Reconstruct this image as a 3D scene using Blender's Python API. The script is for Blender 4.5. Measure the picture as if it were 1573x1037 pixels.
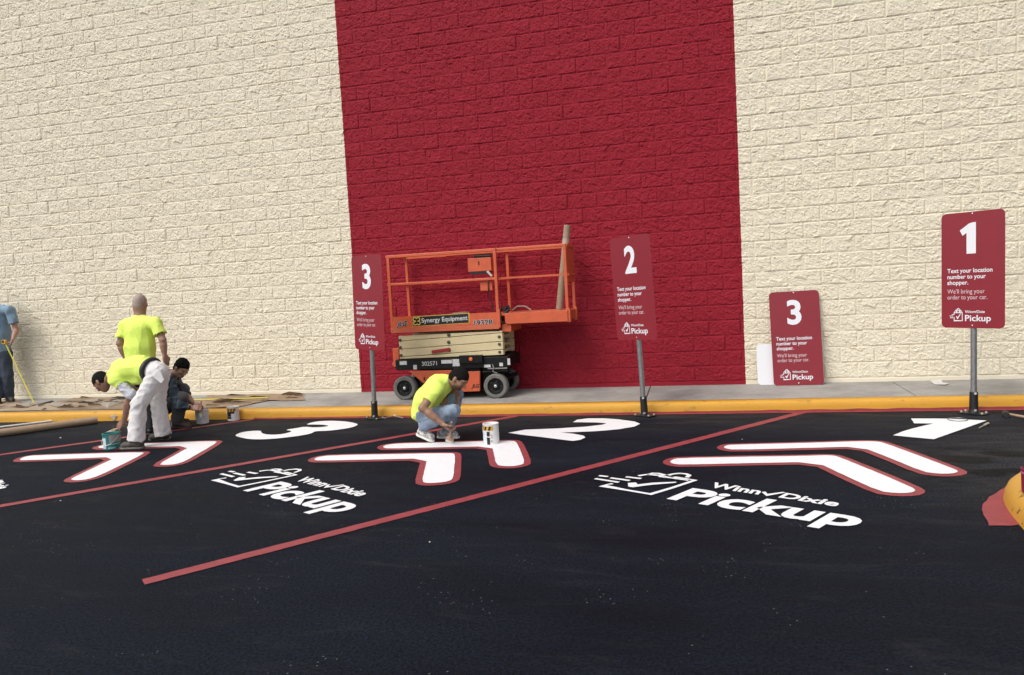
import bpy, bmesh, math, random
import numpy as np
from mathutils import Vector, Matrix, noise as mnoise

random.seed(7); RNG = np.random.default_rng(7)
S = bpy.context.scene
COL = S.collection
for o in list(bpy.data.objects): bpy.data.objects.remove(o)

# ------------------------------------------------------------------ camera
YAW, PITCH, ROLL = 0.24658868779553536, -0.06868254081949231, -0.05512655387159006
FPX, CAMD, CAMH, PCX, PCY = 1136.0, 10.255214880378189, 1.6184982326888915, 786.5, 518.5
def cam_axes():
    cy, sy = math.cos(YAW), math.sin(YAW); cp, sp = math.cos(PITCH), math.sin(PITCH)
    fwd = np.array([-sy*cp, cy*cp, sp]); right = np.array([cy, sy, 0]); up = np.cross(right, fwd)
    c, s = math.cos(ROLL), math.sin(ROLL)
    return c*right+s*up, -s*right+c*up, fwd
AX_R, AX_U, AX_F = cam_axes()
CAMLOC = np.array([0.0, -CAMD, CAMH])
cd = bpy.data.cameras.new('camera'); cam = bpy.data.objects.new('camera', cd); COL.objects.link(cam)
cam.matrix_world = Matrix(((AX_R[0], AX_U[0], -AX_F[0], CAMLOC[0]), (AX_R[1], AX_U[1], -AX_F[1], CAMLOC[1]),
                           (AX_R[2], AX_U[2], -AX_F[2], CAMLOC[2]), (0, 0, 0, 1)))
cd.sensor_width = 36; cd.lens = FPX/1573*36; cd.clip_end = 2000; cd.clip_start = 0.05
S.camera = cam
S.render.resolution_x = 1024; S.render.resolution_y = 675

# ------------------------------------------------------------------ sky, sun, exposure
SUN_EL, SUN_AZ = math.radians(52), math.radians(215)     # compass: 0 = +Y, clockwise
w = bpy.data.worlds.new('World'); S.world = w; w.use_nodes = True
nt = w.node_tree; bg = nt.nodes['Background']
sky = nt.nodes.new('ShaderNodeTexSky'); sky.sky_type = 'NISHITA'; sky.sun_disc = False
sky.sun_elevation = SUN_EL; sky.sun_rotation = SUN_AZ
sky.air_density = 1.0; sky.dust_density = 4.0; sky.ozone_density = 1.0
hs = nt.nodes.new('ShaderNodeHueSaturation'); hs.inputs['Saturation'].default_value = 0.45
nt.links.new(sky.outputs[0], hs.inputs['Color']); nt.links.new(hs.outputs[0], bg.inputs[0])
bg.inputs[1].default_value = 0.135
sd = bpy.data.lights.new('sun', 'SUN'); sd.energy = 1.1; sd.angle = math.radians(34); sd.color = (1.0, 0.96, 0.90)
sun = bpy.data.objects.new('sun', sd); COL.objects.link(sun)
sdir = Vector((math.sin(SUN_AZ)*math.cos(SUN_EL), math.cos(SUN_AZ)*math.cos(SUN_EL), math.sin(SUN_EL)))
sun.rotation_euler = sdir.to_track_quat('Z', 'Y').to_euler(); sun.location = (-6, -12, 12)
vs = S.view_settings; vs.view_transform = 'Standard'; vs.look = 'None'; vs.gamma = 1.0; vs.exposure = 0.46
try: vs.use_curve_mapping = False
except Exception: pass
S.render.engine = 'CYCLES'

# ------------------------------------------------------------------ pixel -> place (photograph pixels, 1573 x 1037)
def ray(x, y): return AX_F + (x-PCX)/FPX*AX_R + (PCY-y)/FPX*AX_U
def G(x, y, z=0.0):
    d = ray(x, y); t = (z-CAMH)/d[2]; return CAMLOC+t*d
def WP(x, y, Y=0.0):
    d = ray(x, y); t = (Y+CAMD)/d[1]; return CAMLOC+t*d
def proj(P):
    d = np.asarray(P, float)-CAMLOC; z = d@AX_F
    return PCX+FPX*(d@AX_R)/z, PCY-FPX*(d@AX_U)/z, z

# ------------------------------------------------------------------ materials
MATS = {}
def mat(name, col, rough=0.6, metal=0.0, var=0.0, vscale=8.0, bump=0.0, bscale=60.0, col2=None, spec=0.5, trans=0.0, alpha=1.0, coat=0.0):
    if name in MATS: return MATS[name]
    m = bpy.data.materials.new(name); m.use_nodes = True; t = m.node_tree; b = t.nodes['Principled BSDF']
    b.inputs['Base Color'].default_value = (*col, 1); b.inputs['Roughness'].default_value = rough
    b.inputs['Metallic'].default_value = metal; b.inputs['Specular IOR Level'].default_value = spec
    if trans: b.inputs['Transmission Weight'].default_value = trans
    if coat: b.inputs['Coat Weight'].default_value = coat
    b.inputs['Alpha'].default_value = alpha
    geo = t.nodes.new('ShaderNodeNewGeometry')
    if var or col2:
        n = t.nodes.new('ShaderNodeTexNoise'); n.inputs['Scale'].default_value = vscale; n.inputs['Detail'].default_value = 6
        n.inputs['Roughness'].default_value = 0.65
        t.links.new(geo.outputs['Position'], n.inputs['Vector'])
        r = t.nodes.new('ShaderNodeValToRGB'); c2 = col2 or tuple(max(0, c*(1-var)) for c in col)
        r.color_ramp.elements[0].position = 0.35; r.color_ramp.elements[1].position = 0.62
        r.color_ramp.elements[0].color = (*c2, 1); r.color_ramp.elements[1].color = (*col, 1)
        t.links.new(n.outputs['Fac'], r.inputs[0]); t.links.new(r.outputs[0], b.inputs['Base Color'])
    if bump:
        n2 = t.nodes.new('ShaderNodeTexNoise'); n2.inputs['Scale'].default_value = bscale; n2.inputs['Detail'].default_value = 4
        t.links.new(geo.outputs['Position'], n2.inputs['Vector'])
        bp = t.nodes.new('ShaderNodeBump'); bp.inputs['Strength'].default_value = bump; bp.inputs['Distance'].default_value = 0.01
        t.links.new(n2.outputs['Fac'], bp.inputs['Height']); t.links.new(bp.outputs[0], b.inputs['Normal'])
    MATS[name] = m
    return m

# ------------------------------------------------------------------ mesh helpers
class MB:
    def __init__(s): s.v = []; s.f = []; s.m = []
    def add(s, vs, fs, mi=0):
        o = len(s.v); s.v += [tuple(float(c) for c in v) for v in vs]; s.f += [tuple(i+o for i in f) for f in fs]; s.m += [mi]*len(fs); return s
    def box(s, lo, hi, mi=0):
        (a, b, c), (d, e, f) = lo, hi
        return s.add([(a,b,c),(d,b,c),(d,e,c),(a,e,c),(a,b,f),(d,b,f),(d,e,f),(a,e,f)],
                     [(0,3,2,1),(4,5,6,7),(0,1,5,4),(1,2,6,5),(2,3,7,6),(3,0,4,7)], mi)
    def tube(s, p0, p1, r0, r1=None, n=16, mi=0, caps=True):
        r1 = r0 if r1 is None else r1
        p0 = np.array(p0, float); p1 = np.array(p1, float); d = p1-p0; d /= np.linalg.norm(d)
        a = np.cross(d, [0,0,1.0]) if abs(d[2]) < .9 else np.cross(d, [1.0,0,0]); a /= np.linalg.norm(a); b = np.cross(d, a)
        vs = []
        for p, r in ((p0, r0), (p1, r1)):
            for i in range(n):
                t = 2*math.pi*i/n; vs.append(p+r*(math.cos(t)*a+math.sin(t)*b))
        fs = [(i, (i+1) % n, n+(i+1) % n, n+i) for i in range(n)]
        if caps: fs += [tuple(range(n-1, -1, -1)), tuple(range(n, 2*n))]
        return s.add(vs, fs, mi)
    def path(s, pts, r, n=8, mi=0):
        for a, b in zip(pts[:-1], pts[1:]): s.tube(a, b, r, n=n, mi=mi)
        return s
    def sqbar(s, p0, p1, w, h=None, mi=0):
        h = h or w; p0 = np.array(p0, float); p1 = np.array(p1, float); d = p1-p0; d /= np.linalg.norm(d)
        up = np.array([0,0,1.0]) if abs(d[2]) < .9 else np.array([0,1.0,0])
        a = np.cross(d, up); a /= np.linalg.norm(a); b = np.cross(a, d)
        vs = [p+sx*a*w/2+sy*b*h/2 for p in (p0, p1) for sx, sy in ((-1,-1),(1,-1),(1,1),(-1,1))]
        return s.add(vs, [(3,2,1,0),(4,5,6,7),(0,1,5,4),(1,2,6,5),(2,3,7,6),(3,0,4,7)], mi)
    def lathe(s, c, axis, prof, n=28, mi=0):
        c = np.array(c, float); d = np.array(axis, float); d /= np.linalg.norm(d)
        a = np.cross(d, [0,0,1.0]) if abs(d[2]) < .9 else np.cross(d, [1.0,0,0]); a /= np.linalg.norm(a); b = np.cross(d, a)
        vs = []
        for r, h in prof:
            for i in range(n):
                t = 2*math.pi*i/n; vs.append(c+d*h+max(r, 1e-4)*(math.cos(t)*a+math.sin(t)*b))
        fs = []
        for k in range(len(prof)-1):
            for i in range(n): fs.append((k*n+i, k*n+(i+1) % n, (k+1)*n+(i+1) % n, (k+1)*n+i))
        return s.add(vs, fs, mi)
    def prism(s, poly, off, mi=0):
        poly = [np.array(p, float) for p in poly]; off = np.array(off, float); n = len(poly)
        vs = poly+[p+off for p in poly]
        fs = [tuple(range(n)), tuple(range(2*n-1, n-1, -1))]+[(i, n+i, n+(i+1) % n, (i+1) % n) for i in range(n)]
        return s.add(vs, fs, mi)
    def ell(s, c, r, ax=None, nu=12, nv=8, mi=0):
        c = np.array(c, float); ax = np.eye(3) if ax is None else np.array(ax, float)
        vs = [c+ax.T@(np.array([0,0,r[2]]))]; 
        for j in range(1, nv):
            t = math.pi*j/nv
            for i in range(nu):
                p = 2*math.pi*i/nu
                vs.append(c+ax.T@np.array([r[0]*math.sin(t)*math.cos(p), r[1]*math.sin(t)*math.sin(p), r[2]*math.cos(t)]))
        vs.append(c-ax.T@np.array([0,0,r[2]])); L = len(vs)-1
        fs = [(0, 1+i, 1+(i+1) % nu) for i in range(nu)]
        for j in range(nv-2):
            for i in range(nu): a = 1+j*nu; fs.append((a+i, a+nu+i, a+nu+(i+1) % nu, a+(i+1) % nu))
        a = 1+(nv-2)*nu; fs += [(a+i, L, a+(i+1) % nu) for i in range(nu)]
        return s.add(vs, fs, mi)
    def build(s, name, mats, root=None, smooth=False, bevel=0.0, fix=True):
        me = bpy.data.meshes.new(name); o3 = np.array(root.location) if root is not None else np.zeros(3)
        if root is not None and root.get('_base') is not None: o3 = np.array(root['_base'])
        me.from_pydata([tuple(np.array(v)-o3) for v in s.v], [], s.f)
        for m in (mats if isinstance(mats, (list, tuple)) else [mats]): me.materials.append(m)
        me.polygons.foreach_set('material_index', s.m)
        if fix:
            bm = bmesh.new(); bm.from_mesh(me); bmesh.ops.recalc_face_normals(bm, faces=bm.faces); bm.to_mesh(me); bm.free()
        if smooth: me.polygons.foreach_set('use_smooth', [True]*len(me.polygons))
        me.update()
        ob = bpy.data.objects.new(name, me); COL.objects.link(ob)
        if root is not None: ob.parent = root
        if bevel:
            bv = ob.modifiers.new('bevel', 'BEVEL'); bv.width = bevel; bv.segments = 2; bv.limit_method = 'ANGLE'
        if smooth == 'auto':
            try: me.set_sharp_from_angle(angle=math.radians(35))
            except Exception: pass
        return ob
def sub(ob, parent):      # parent a mesh made in place under a part (no transforms on parts)
    ob.parent = parent; return ob
def tag(o, label=None, cat=None, group=None, kind=None):
    if label: o['label'] = label
    if cat: o['category'] = cat
    if group: o['group'] = group
    if kind: o['kind'] = kind
    return o
def thing(name, label, cat, loc, group=None):
    o = bpy.data.objects.new(name, None); COL.objects.link(o); o.location = [float(c) for c in loc]; o.empty_display_size = .1
    return tag(o, label, cat, group)
def part(mb, name, mats, root, parent=None, **k):
    ob = mb.build(name, mats, root, **k)
    if parent is not None: ob.parent = parent
    return ob

_TX = {}
def text2d(s, offset=0.0, shear=0.0):
    key = (s, offset, shear)
    if key in _TX: return _TX[key]
    c = bpy.data.curves.new('t', 'FONT'); c.body = s; c.size = 1.0; c.offset = offset; c.shear = shear; c.resolution_u = 4
    c.fill_mode = 'FRONT'
    o = bpy.data.objects.new('t', c); COL.objects.link(o); bpy.context.view_layer.update()
    me = o.evaluated_get(bpy.context.evaluated_depsgraph_get()).to_mesh()
    v = np.array([tuple(x.co) for x in me.vertices])[:, :2]; f = [tuple(p.vertices) for p in me.polygons]
    o.evaluated_get(bpy.context.evaluated_depsgraph_get()).to_mesh_clear()
    bpy.data.objects.remove(o); bpy.data.curves.remove(c)
    _TX[key] = (v, f); return v, f
def text_on(mb, s, O, U, V, box, offset=0.0, shear=0.0, ref=None, mi=0, halo=None):
    """lay text into box (x0, x1, baseline, cap top) of the plane O + x U + y V"""
    v, f = text2d(s, offset, shear); x0, x1, y0, y1 = box
    base_v = v
    if halo is not None: v, f = text2d(s, halo, shear)
    ref_v = text2d(ref or 'H', offset)[0]; b0, b1 = ref_v[:, 1].min(), ref_v[:, 1].max()
    tx = x0+(v[:, 0]-base_v[:, 0].min())/(np.ptp(base_v[:, 0]) or 1)*(x1-x0); ty = y0+(v[:, 1]-b0)/(b1-b0)*(y1-y0)
    O, U, V = (np.array(q, float) for q in (O, U, V))
    mb.add([O+a*U+b*V for a, b in zip(tx, ty)], f, mi); return mb
def rrect(w, h, r, n=6):
    pts = []
    for cx, cy, a0 in ((w/2-r, h/2-r, 0), (-w/2+r, h/2-r, 90), (-w/2+r, -h/2+r, 180), (w/2-r, -h/2+r, 270)):
        for i in range(n+1):
            a = math.radians(a0+90*i/n); pts.append((cx+r*math.cos(a), cy+r*math.sin(a)))
    return pts
def ribbon(mb, pts, width, nrm=(0,0,1), mi=0):
    pts = [np.array(p, float) for p in pts]; nrm = np.array(nrm, float); L = []; Rr = []
    for i, p in enumerate(pts):
        d = pts[min(i+1, len(pts)-1)]-pts[max(i-1, 0)]; d /= (np.linalg.norm(d) or 1); s = np.cross(nrm, d)
        k = 1.0
        if 0 < i < len(pts)-1:
            d1 = p-pts[i-1]; d1 /= (np.linalg.norm(d1) or 1); k = min(2.0, 1/max(.4, abs(d1@d)))
        L.append(p+s*width/2*k); Rr.append(p-s*width/2*k)
    n = len(pts); mb.add(L+Rr, [(i, n+i, n+i+1, i+1) for i in range(n-1)], mi); return mb

# ================================================================== SETTING
KERB_Y = -1.335
def ky(x): return -1.300+.011*max(-12, min(4, x))
def walk_z(y): return 0.150+(0.020)*(y/1.335)           # the walk falls gently from the wall to the kerb
# --- asphalt
def asphalt_mat():
    m = bpy.data.materials.new('sealed_asphalt'); m.use_nodes = True; t = m.node_tree; b = t.nodes['Principled BSDF']; N = t.nodes.new; L = t.links.new
    geo = N('ShaderNodeNewGeometry')
    n1 = N('ShaderNodeTexNoise'); n1.inputs['Scale'].default_value = 0.9; n1.inputs['Detail'].default_value = 7; n1.inputs['Roughness'].default_value = .7
    mp = N('ShaderNodeMapping'); mp.inputs['Rotation'].default_value = (0, 0, .9); mp.inputs['Scale'].default_value = (.45, 1.6, 1)
    L(geo.outputs['Position'], mp.inputs[0]); L(mp.outputs[0], n1.inputs['Vector'])
    r1 = N('ShaderNodeValToRGB'); e = r1.color_ramp.elements
    e[0].position = .36; e[0].color = (.0027, .0046, .0100, 1); e[1].position = .70; e[1].color = (.0092, .0130, .0212, 1)
    L(n1.outputs['Fac'], r1.inputs[0])
    n2 = N('ShaderNodeTexNoise'); n2.inputs['Scale'].default_value = 62; n2.inputs['Detail'].default_value = 6; n2.inputs['Roughness'].default_value = .7
    L(geo.outputs['Position'], n2.inputs['Vector'])
    mx = N('ShaderNodeMix'); mx.data_type = 'RGBA'; mx.blend_type = 'MULTIPLY'; mx.inputs['Factor'].default_value = 1.0
    r2 = N('ShaderNodeValToRGB'); r2.color_ramp.elements[0].position = .38; r2.color_ramp.elements[0].color = (.25, .25, .25, 1); r2.color_ramp.elements[1].position = .68; r2.color_ramp.elements[1].color = (2.0, 2.0, 2.0, 1)
    L(n2.outputs['Fac'], r2.inputs[0]); L(r1.outputs[0], mx.inputs[6]); L(r2.outputs[0], mx.inputs[7])
    # pale grit
    vo = N('ShaderNodeTexVoronoi'); vo.inputs['Scale'].default_value = 26; L(geo.outputs['Position'], vo.inputs['Vector'])
    n3 = N('ShaderNodeTexNoise'); n3.inputs['Scale'].default_value = 2.2; L(geo.outputs['Position'], n3.inputs['Vector'])
    gt = N('ShaderNodeMath'); gt.operation = 'LESS_THAN'; gt.inputs[1].default_value = .11; L(vo.outputs['Distance'], gt.inputs[0])
    g2 = N('ShaderNodeMath'); g2.operation = 'GREATER_THAN'; g2.inputs[1].default_value = .60; L(n3.outputs['Fac'], g2.inputs[0])
    g3 = N('ShaderNodeMath'); g3.operation = 'MULTIPLY'; L(gt.outputs[0], g3.inputs[0]); L(g2.outputs[0], g3.inputs[1])
    # dusty scuffs
    n4 = N('ShaderNodeTexNoise'); n4.inputs['Scale'].default_value = 3.5; n4.inputs['Detail'].default_value = 8; n4.inputs['Roughness'].default_value = .75; n4.inputs['Distortion'].default_value = .8
    mp4 = N('ShaderNodeMapping'); mp4.inputs['Rotation'].default_value = (0, 0, -.2); mp4.inputs['Scale'].default_value = (.35, 1.3, 1)
    L(geo.outputs['Position'], mp4.inputs[0]); L(mp4.outputs[0], n4.inputs['Vector'])
    r4 = N('ShaderNodeValToRGB'); r4.color_ramp.elements[0].position = .54; r4.color_ramp.elements[0].color = (0, 0, 0, 1); r4.color_ramp.elements[1].position = .82; r4.color_ramp.elements[1].color = (.20, .20, .20, 1)
    L(n4.outputs['Fac'], r4.inputs[0])
    mx4 = N('ShaderNodeMix'); mx4.data_type = 'RGBA'; mx4.inputs[7].default_value = (.085, .083, .082, 1)
    L(r4.outputs[0], mx4.inputs['Factor']); L(mx.outputs[2], mx4.inputs[6])
    mx3 = N('ShaderNodeMix'); mx3.data_type = 'RGBA'; mx3.inputs[7].default_value = (.13, .13, .13, 1)
    L(g3.outputs[0], mx3.inputs['Factor']); L(mx4.outputs[2], mx3.inputs[6])
    # older, thinner sealer: along the kerb and beside the island
    lst = mx3.outputs[2]; sp = N('ShaderNodeSeparateXYZ'); L(geo.outputs['Position'], sp.inputs[0])
    m1 = N('ShaderNodeMapRange'); m1.inputs['From Min'].default_value = -2.7; m1.inputs['From Max'].default_value = -1.4; m1.inputs['To Max'].default_value = .75; L(sp.outputs[1], m1.inputs['Value'])
    dv = N('ShaderNodeVectorMath'); dv.operation = 'DISTANCE'; dv.inputs[1].default_value = (3.3, -3.9, 0); L(geo.outputs['Position'], dv.inputs[0])
    m2 = N('ShaderNodeMapRange'); m2.inputs['From Min'].default_value = 2.3; m2.inputs['From Max'].default_value = .7; m2.inputs['To Max'].default_value = 1.0; L(dv.outputs['Value'], m2.inputs['Value'])
    mm = N('ShaderNodeMath'); mm.operation = 'MAXIMUM'; L(m1.outputs[0], mm.inputs[0]); L(m2.outputs[0], mm.inputs[1])
    m3 = N('ShaderNodeMapRange'); m3.inputs['From Min'].default_value = .36; m3.inputs['From Max'].default_value = .66; L(n4.outputs['Fac'], m3.inputs['Value'])
    mp_ = N('ShaderNodeMath'); mp_.operation = 'MULTIPLY'; L(mm.outputs[0], mp_.inputs[0]); L(m3.outputs[0], mp_.inputs[1])
    old = N('ShaderNodeMix'); old.data_type = 'RGBA'; old.blend_type = 'MULTIPLY'; old.inputs['Factor'].default_value = 1; old.inputs[6].default_value = (.050, .0485, .046, 1); L(r2.outputs[0], old.inputs[7])
    mo = N('ShaderNodeMix'); mo.data_type = 'RGBA'; L(mp_.outputs[0], mo.inputs['Factor']); L(lst, mo.inputs[6]); L(old.outputs[2], mo.inputs[7])
    # old drips beside the island: dark spots with edges of their own
    last = mo.outputs[2]
    for (sx_, sy_), (ax_, ay_) in [((q[0], q[1]), e_) for q, e_ in ((G(1518, 727), (.13, .12)), (G(1560, 723), (.17, .09)), (G(1545, 697), (.20, .13)), (G(1485, 706), (.22, .14)))]:
        sb = N('ShaderNodeVectorMath'); sb.operation = 'SUBTRACT'; sb.inputs[1].default_value = (sx_, sy_, 0); L(geo.outputs['Position'], sb.inputs[0])
        ml_ = N('ShaderNodeVectorMath'); ml_.operation = 'MULTIPLY'; ml_.inputs[1].default_value = (1/ax_, 1/ay_, 0); L(sb.outputs[0], ml_.inputs[0])
        ln = N('ShaderNodeVectorMath'); ln.operation = 'LENGTH'; L(ml_.outputs[0], ln.inputs[0])
        ad_ = N('ShaderNodeMath'); ad_.operation = 'ADD'; L(ln.outputs['Value'], ad_.inputs[0]); L(n4.outputs['Fac'], ad_.inputs[1])
        mr_ = N('ShaderNodeMapRange'); mr_.inputs['From Min'].default_value = 1.65; mr_.inputs['From Max'].default_value = 1.25; mr_.inputs['To Max'].default_value = .75; L(ad_.outputs[0], mr_.inputs['Value'])
        mxs = N('ShaderNodeMix'); mxs.data_type = 'RGBA'; mxs.inputs[7].default_value = (.0045, .0045, .005, 1); L(mr_.outputs[0], mxs.inputs['Factor']); L(last, mxs.inputs[6]); last = mxs.outputs[2]
    L(last, b.inputs['Base Color'])
    rr = N('ShaderNodeMapRange'); rr.inputs['To Min'].default_value = .62; rr.inputs['To Max'].default_value = .9
    rr.inputs['From Min'].default_value = .3; rr.inputs['From Max'].default_value = .7
    L(n1.outputs['Fac'], rr.inputs['Value']); L(rr.outputs[0], b.inputs['Roughness'])
    b.inputs['Specular IOR Level'].default_value = .10
    bp = N('ShaderNodeBump'); bp.inputs['Strength'].default_value = .9; bp.inputs['Distance'].default_value = .010
    L(n2.outputs['Fac'], bp.inputs['Height']); L(bp.outputs[0], b.inputs['Normal'])
    return m
M_ASPH = asphalt_mat()
mb = MB(); mb.add([(-400, -400, 0), (400, -400, 0), (400, 400, 0), (-400, 400, 0)], [(0, 1, 2, 3)])
tag(mb.build('parking_lot', M_ASPH), 'black freshly sealed asphalt parking lot', kind='structure')

# --- kerb with a rounded nose, yellow paint worn on it
def worn(name, col, under, sc=9, lo=.60, hi=.66, rough=.55, bump=.25):
    m = bpy.data.materials.new(name); m.use_nodes = True; t = m.node_tree; b = t.nodes['Principled BSDF']; N = t.nodes.new; L = t.links.new
    geo = N('ShaderNodeNewGeometry'); n = N('ShaderNodeTexNoise'); n.inputs['Scale'].default_value = sc; n.inputs['Detail'].default_value = 9; n.inputs['Roughness'].default_value = .72
    mp = N('ShaderNodeMapping'); mp.inputs['Scale'].default_value = (.55, 1, 1.2); L(geo.outputs['Position'], mp.inputs[0]); L(mp.outputs[0], n.inputs['Vector'])
    r = N('ShaderNodeValToRGB'); e = r.color_ramp.elements; e[0].position = lo; e[0].color = (0, 0, 0, 1); e[1].position = hi; e[1].color = (1, 1, 1, 1)
    L(n.outputs['Fac'], r.inputs[0])
    n2 = N('ShaderNodeTexNoise'); n2.inputs['Scale'].default_value = 3; n2.inputs['Detail'].default_value = 5; L(geo.outputs['Position'], n2.inputs['Vector'])
    hv = N('ShaderNodeMix'); hv.data_type = 'RGBA'; hv.inputs[6].default_value = (*[c*.82 for c in col], 1); hv.inputs[7].default_value = (*col, 1); L(n2.outputs['Fac'], hv.inputs['Factor'])
    mx = N('ShaderNodeMix'); mx.data_type = 'RGBA'; L(r.outputs[0], mx.inputs['Factor']); L(hv.outputs[2], mx.inputs[6]); mx.inputs[7].default_value = (*under, 1)
    L(mx.outputs[2], b.inputs['Base Color']); b.inputs['Roughness'].default_value = rough
    n3 = N('ShaderNodeTexNoise'); n3.inputs['Scale'].default_value = 55; n3.inputs['Detail'].default_value = 4; L(geo.outputs['Position'], n3.inputs['Vector'])
    bp = N('ShaderNodeBump'); bp.inputs['Strength'].default_value = bump; bp.inputs['Distance'].default_value = .01; L(n3.outputs['Fac'], bp.inputs['Height']); L(bp.outputs[0], b.inputs['Normal'])
    return m
M_KERB = worn('yellow_kerb_paint', (.64, .325, .028), (.22, .12, .03), 11, .585, .72)
X0, X1 = -18.0, 9.0
kprof = [(0, -.02), (.004, .06), (.010, .100), (.024, .121), (.055, .130), (.15, .134), (.15, -.02)]
mb = MB(); xs = np.linspace(X0, X1, 110)
vsk = []
for i, x in enumerate(xs):
    j = .004*mnoise.noise((x*1.3, 2, 0))
    for k, (y, z) in enumerate(kprof): vsk.append((x, ky(x)+y+(j if k < 5 else 0), z+(.003*mnoise.noise((x*2.1, k*.4, 5)) if 1 < k < 5 else 0)))
n = len(kprof); fsk = []
for i in range(len(xs)-1):
    for k in range(n-1): fsk.append((i*n+k, (i+1)*n+k, (i+1)*n+k+1, i*n+k+1))
mb.add(vsk, fsk)
tag(mb.build('kerb', M_KERB, smooth=True), 'long yellow painted concrete kerb', kind='structure')

# --- sidewalk slabs
M_CONC = mat('sidewalk_concrete', (.34, .325, .30), .85, var=.32, vscale=2.2, bump=.35, bscale=90)
base = MB().box((X0, -1.09, -.05), (X1, -.0, .10)).build('sidewalk', mat('sidewalk_bed', (.10, .095, .09), .9))
tag(base, 'grey concrete sidewalk along the wall', kind='structure')
jx = -0.655; joints = [jx+3.03*k for k in range(-6, 4)]
for a, b in zip(joints[:-1], joints[1:]):
    mb = MB(); y0, yq, y1 = ky(a)+.153, ky(b)+.153, .0; g = .006; z0, z1 = walk_z(y0), walk_z(y1)
    mb.add([(a+g, y0, .09), (b-g, yq, .09), (b-g, y1, .09), (a+g, y1, .09), (a+g, y0, z0), (b-g, yq, z0), (b-g, y1, z1), (a+g, y1, z1)],
           [(0,3,2,1),(4,5,6,7),(0,1,5,4),(1,2,6,5),(2,3,7,6),(3,0,4,7)])
    ob = mb.build('slab', M_CONC, bevel=.006); ob.parent = base

# --- the block wall
BL, BH, JT = .4064, .2032, .010
Z0 = 0.203
RED_L = float(np.mean([WP(x, y)[0] for x, y in ((515.9, 0), (524.4, 150), (536, 300), (544, 450), (553.7, 595))]))
RED_R = float(np.mean([WP(x, y)[0] for x, y in ((1128.9, 0), (1133, 150), (1137, 300), (1140.2, 450), (1141, 588))]))
def wall_mat():
    m = bpy.data.materials.new('painted_block'); m.use_nodes = True; t = m.node_tree; b = t.nodes['Principled BSDF']; N = t.nodes.new; L = t.links.new
    geo = N('ShaderNodeNewGeometry'); sep = N('ShaderNodeSeparateXYZ'); L(geo.outputs['Position'], sep.inputs[0])
    wn = N('ShaderNodeTexNoise'); wn.inputs['Scale'].default_value = 14; wn.inputs['Detail'].default_value = 3; L(geo.outputs['Position'], wn.inputs['Vector'])
    ad = N('ShaderNodeMath'); ad.operation = 'MULTIPLY_ADD'; ad.inputs[1].default_value = .016; L(wn.outputs['Fac'], ad.inputs[0]); L(sep.outputs[0], ad.inputs[2])
    g1 = N('ShaderNodeMath'); g1.operation = 'GREATER_THAN'; g1.inputs[1].default_value = RED_L+.008; L(ad.outputs[0], g1.inputs[0])
    g2 = N('ShaderNodeMath'); g2.operation = 'LESS_THAN'; g2.inputs[1].default_value = RED_R+.008; L(ad.outputs[0], g2.inputs[0])
    ml = N('ShaderNodeMath'); ml.operation = 'MULTIPLY'; L(g1.outputs[0], ml.inputs[0]); L(g2.outputs[0], ml.inputs[1])
    n1 = N('ShaderNodeTexNoise'); n1.inputs['Scale'].default_value = 1.6; n1.inputs['Detail'].default_value = 8; n1.inputs['Roughness'].default_value = .6; L(geo.outputs['Position'], n1.inputs['Vector'])
    def two(c1, c2):
        x = N('ShaderNodeMix'); x.data_type = 'RGBA'; x.inputs[6].default_value = (*c1, 1); x.inputs[7].default_value = (*c2, 1); L(n1.outputs['Fac'], x.inputs['Factor']); return x
    cr = two((.69, .625, .485), (.78, .72, .575)); rd = two((.235, .0105, .021), (.295, .0155, .030))
    mx = N('ShaderNodeMix'); mx.data_type = 'RGBA'; L(ml.outputs[0], mx.inputs['Factor']); L(cr.outputs[2], mx.inputs[6]); L(rd.outputs[2], mx.inputs[7])
    L(mx.outputs[2], b.inputs['Base Color']); b.inputs['Roughness'].default_value = .78; b.inputs['Specular IOR Level'].default_value = .2
    n3 = N('ShaderNodeTexNoise'); n3.inputs['Scale'].default_value = 75; n3.inputs['Detail'].default_value = 8; n3.inputs['Roughness'].default_value = .7; L(geo.outputs['Position'], n3.inputs['Vector'])
    bp = N('ShaderNodeBump'); bp.inputs['Strength'].default_value = .65; bp.inputs['Distance'].default_value = .006; L(n3.outputs['Fac'], bp.inputs['Height']); L(bp.outputs[0], b.inputs['Normal'])
    return m
M_WALL = wall_mat()
wall = thing('block_wall', 'tall split-face concrete block store wall, cream with a wide red painted panel', 'wall', (0, 0, 0))
part(MB().box((X0, -.0056, -.05), (X1, .30, 8.6)), 'wall_core', M_WALL, wall)
mbf = MB(); xs = np.linspace(X0, X1, 160); vf = []
for x in xs:
    for y, z in ((-.012, .10), (-.016+.003*mnoise.noise((x*2, 0, 0)), .15), (-.014, Z0-.010+.004*mnoise.noise((x*1.7, 4, 0))), (-.004, Z0-.003)): vf.append((x, y, z))
mbf.add(vf, [(i*4+k, (i+1)*4+k, (i+1)*4+k+1, i*4+k+1) for i in range(len(xs)-1) for k in range(3)])
part(mbf, 'footing', M_WALL, wall, fix=False)
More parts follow.
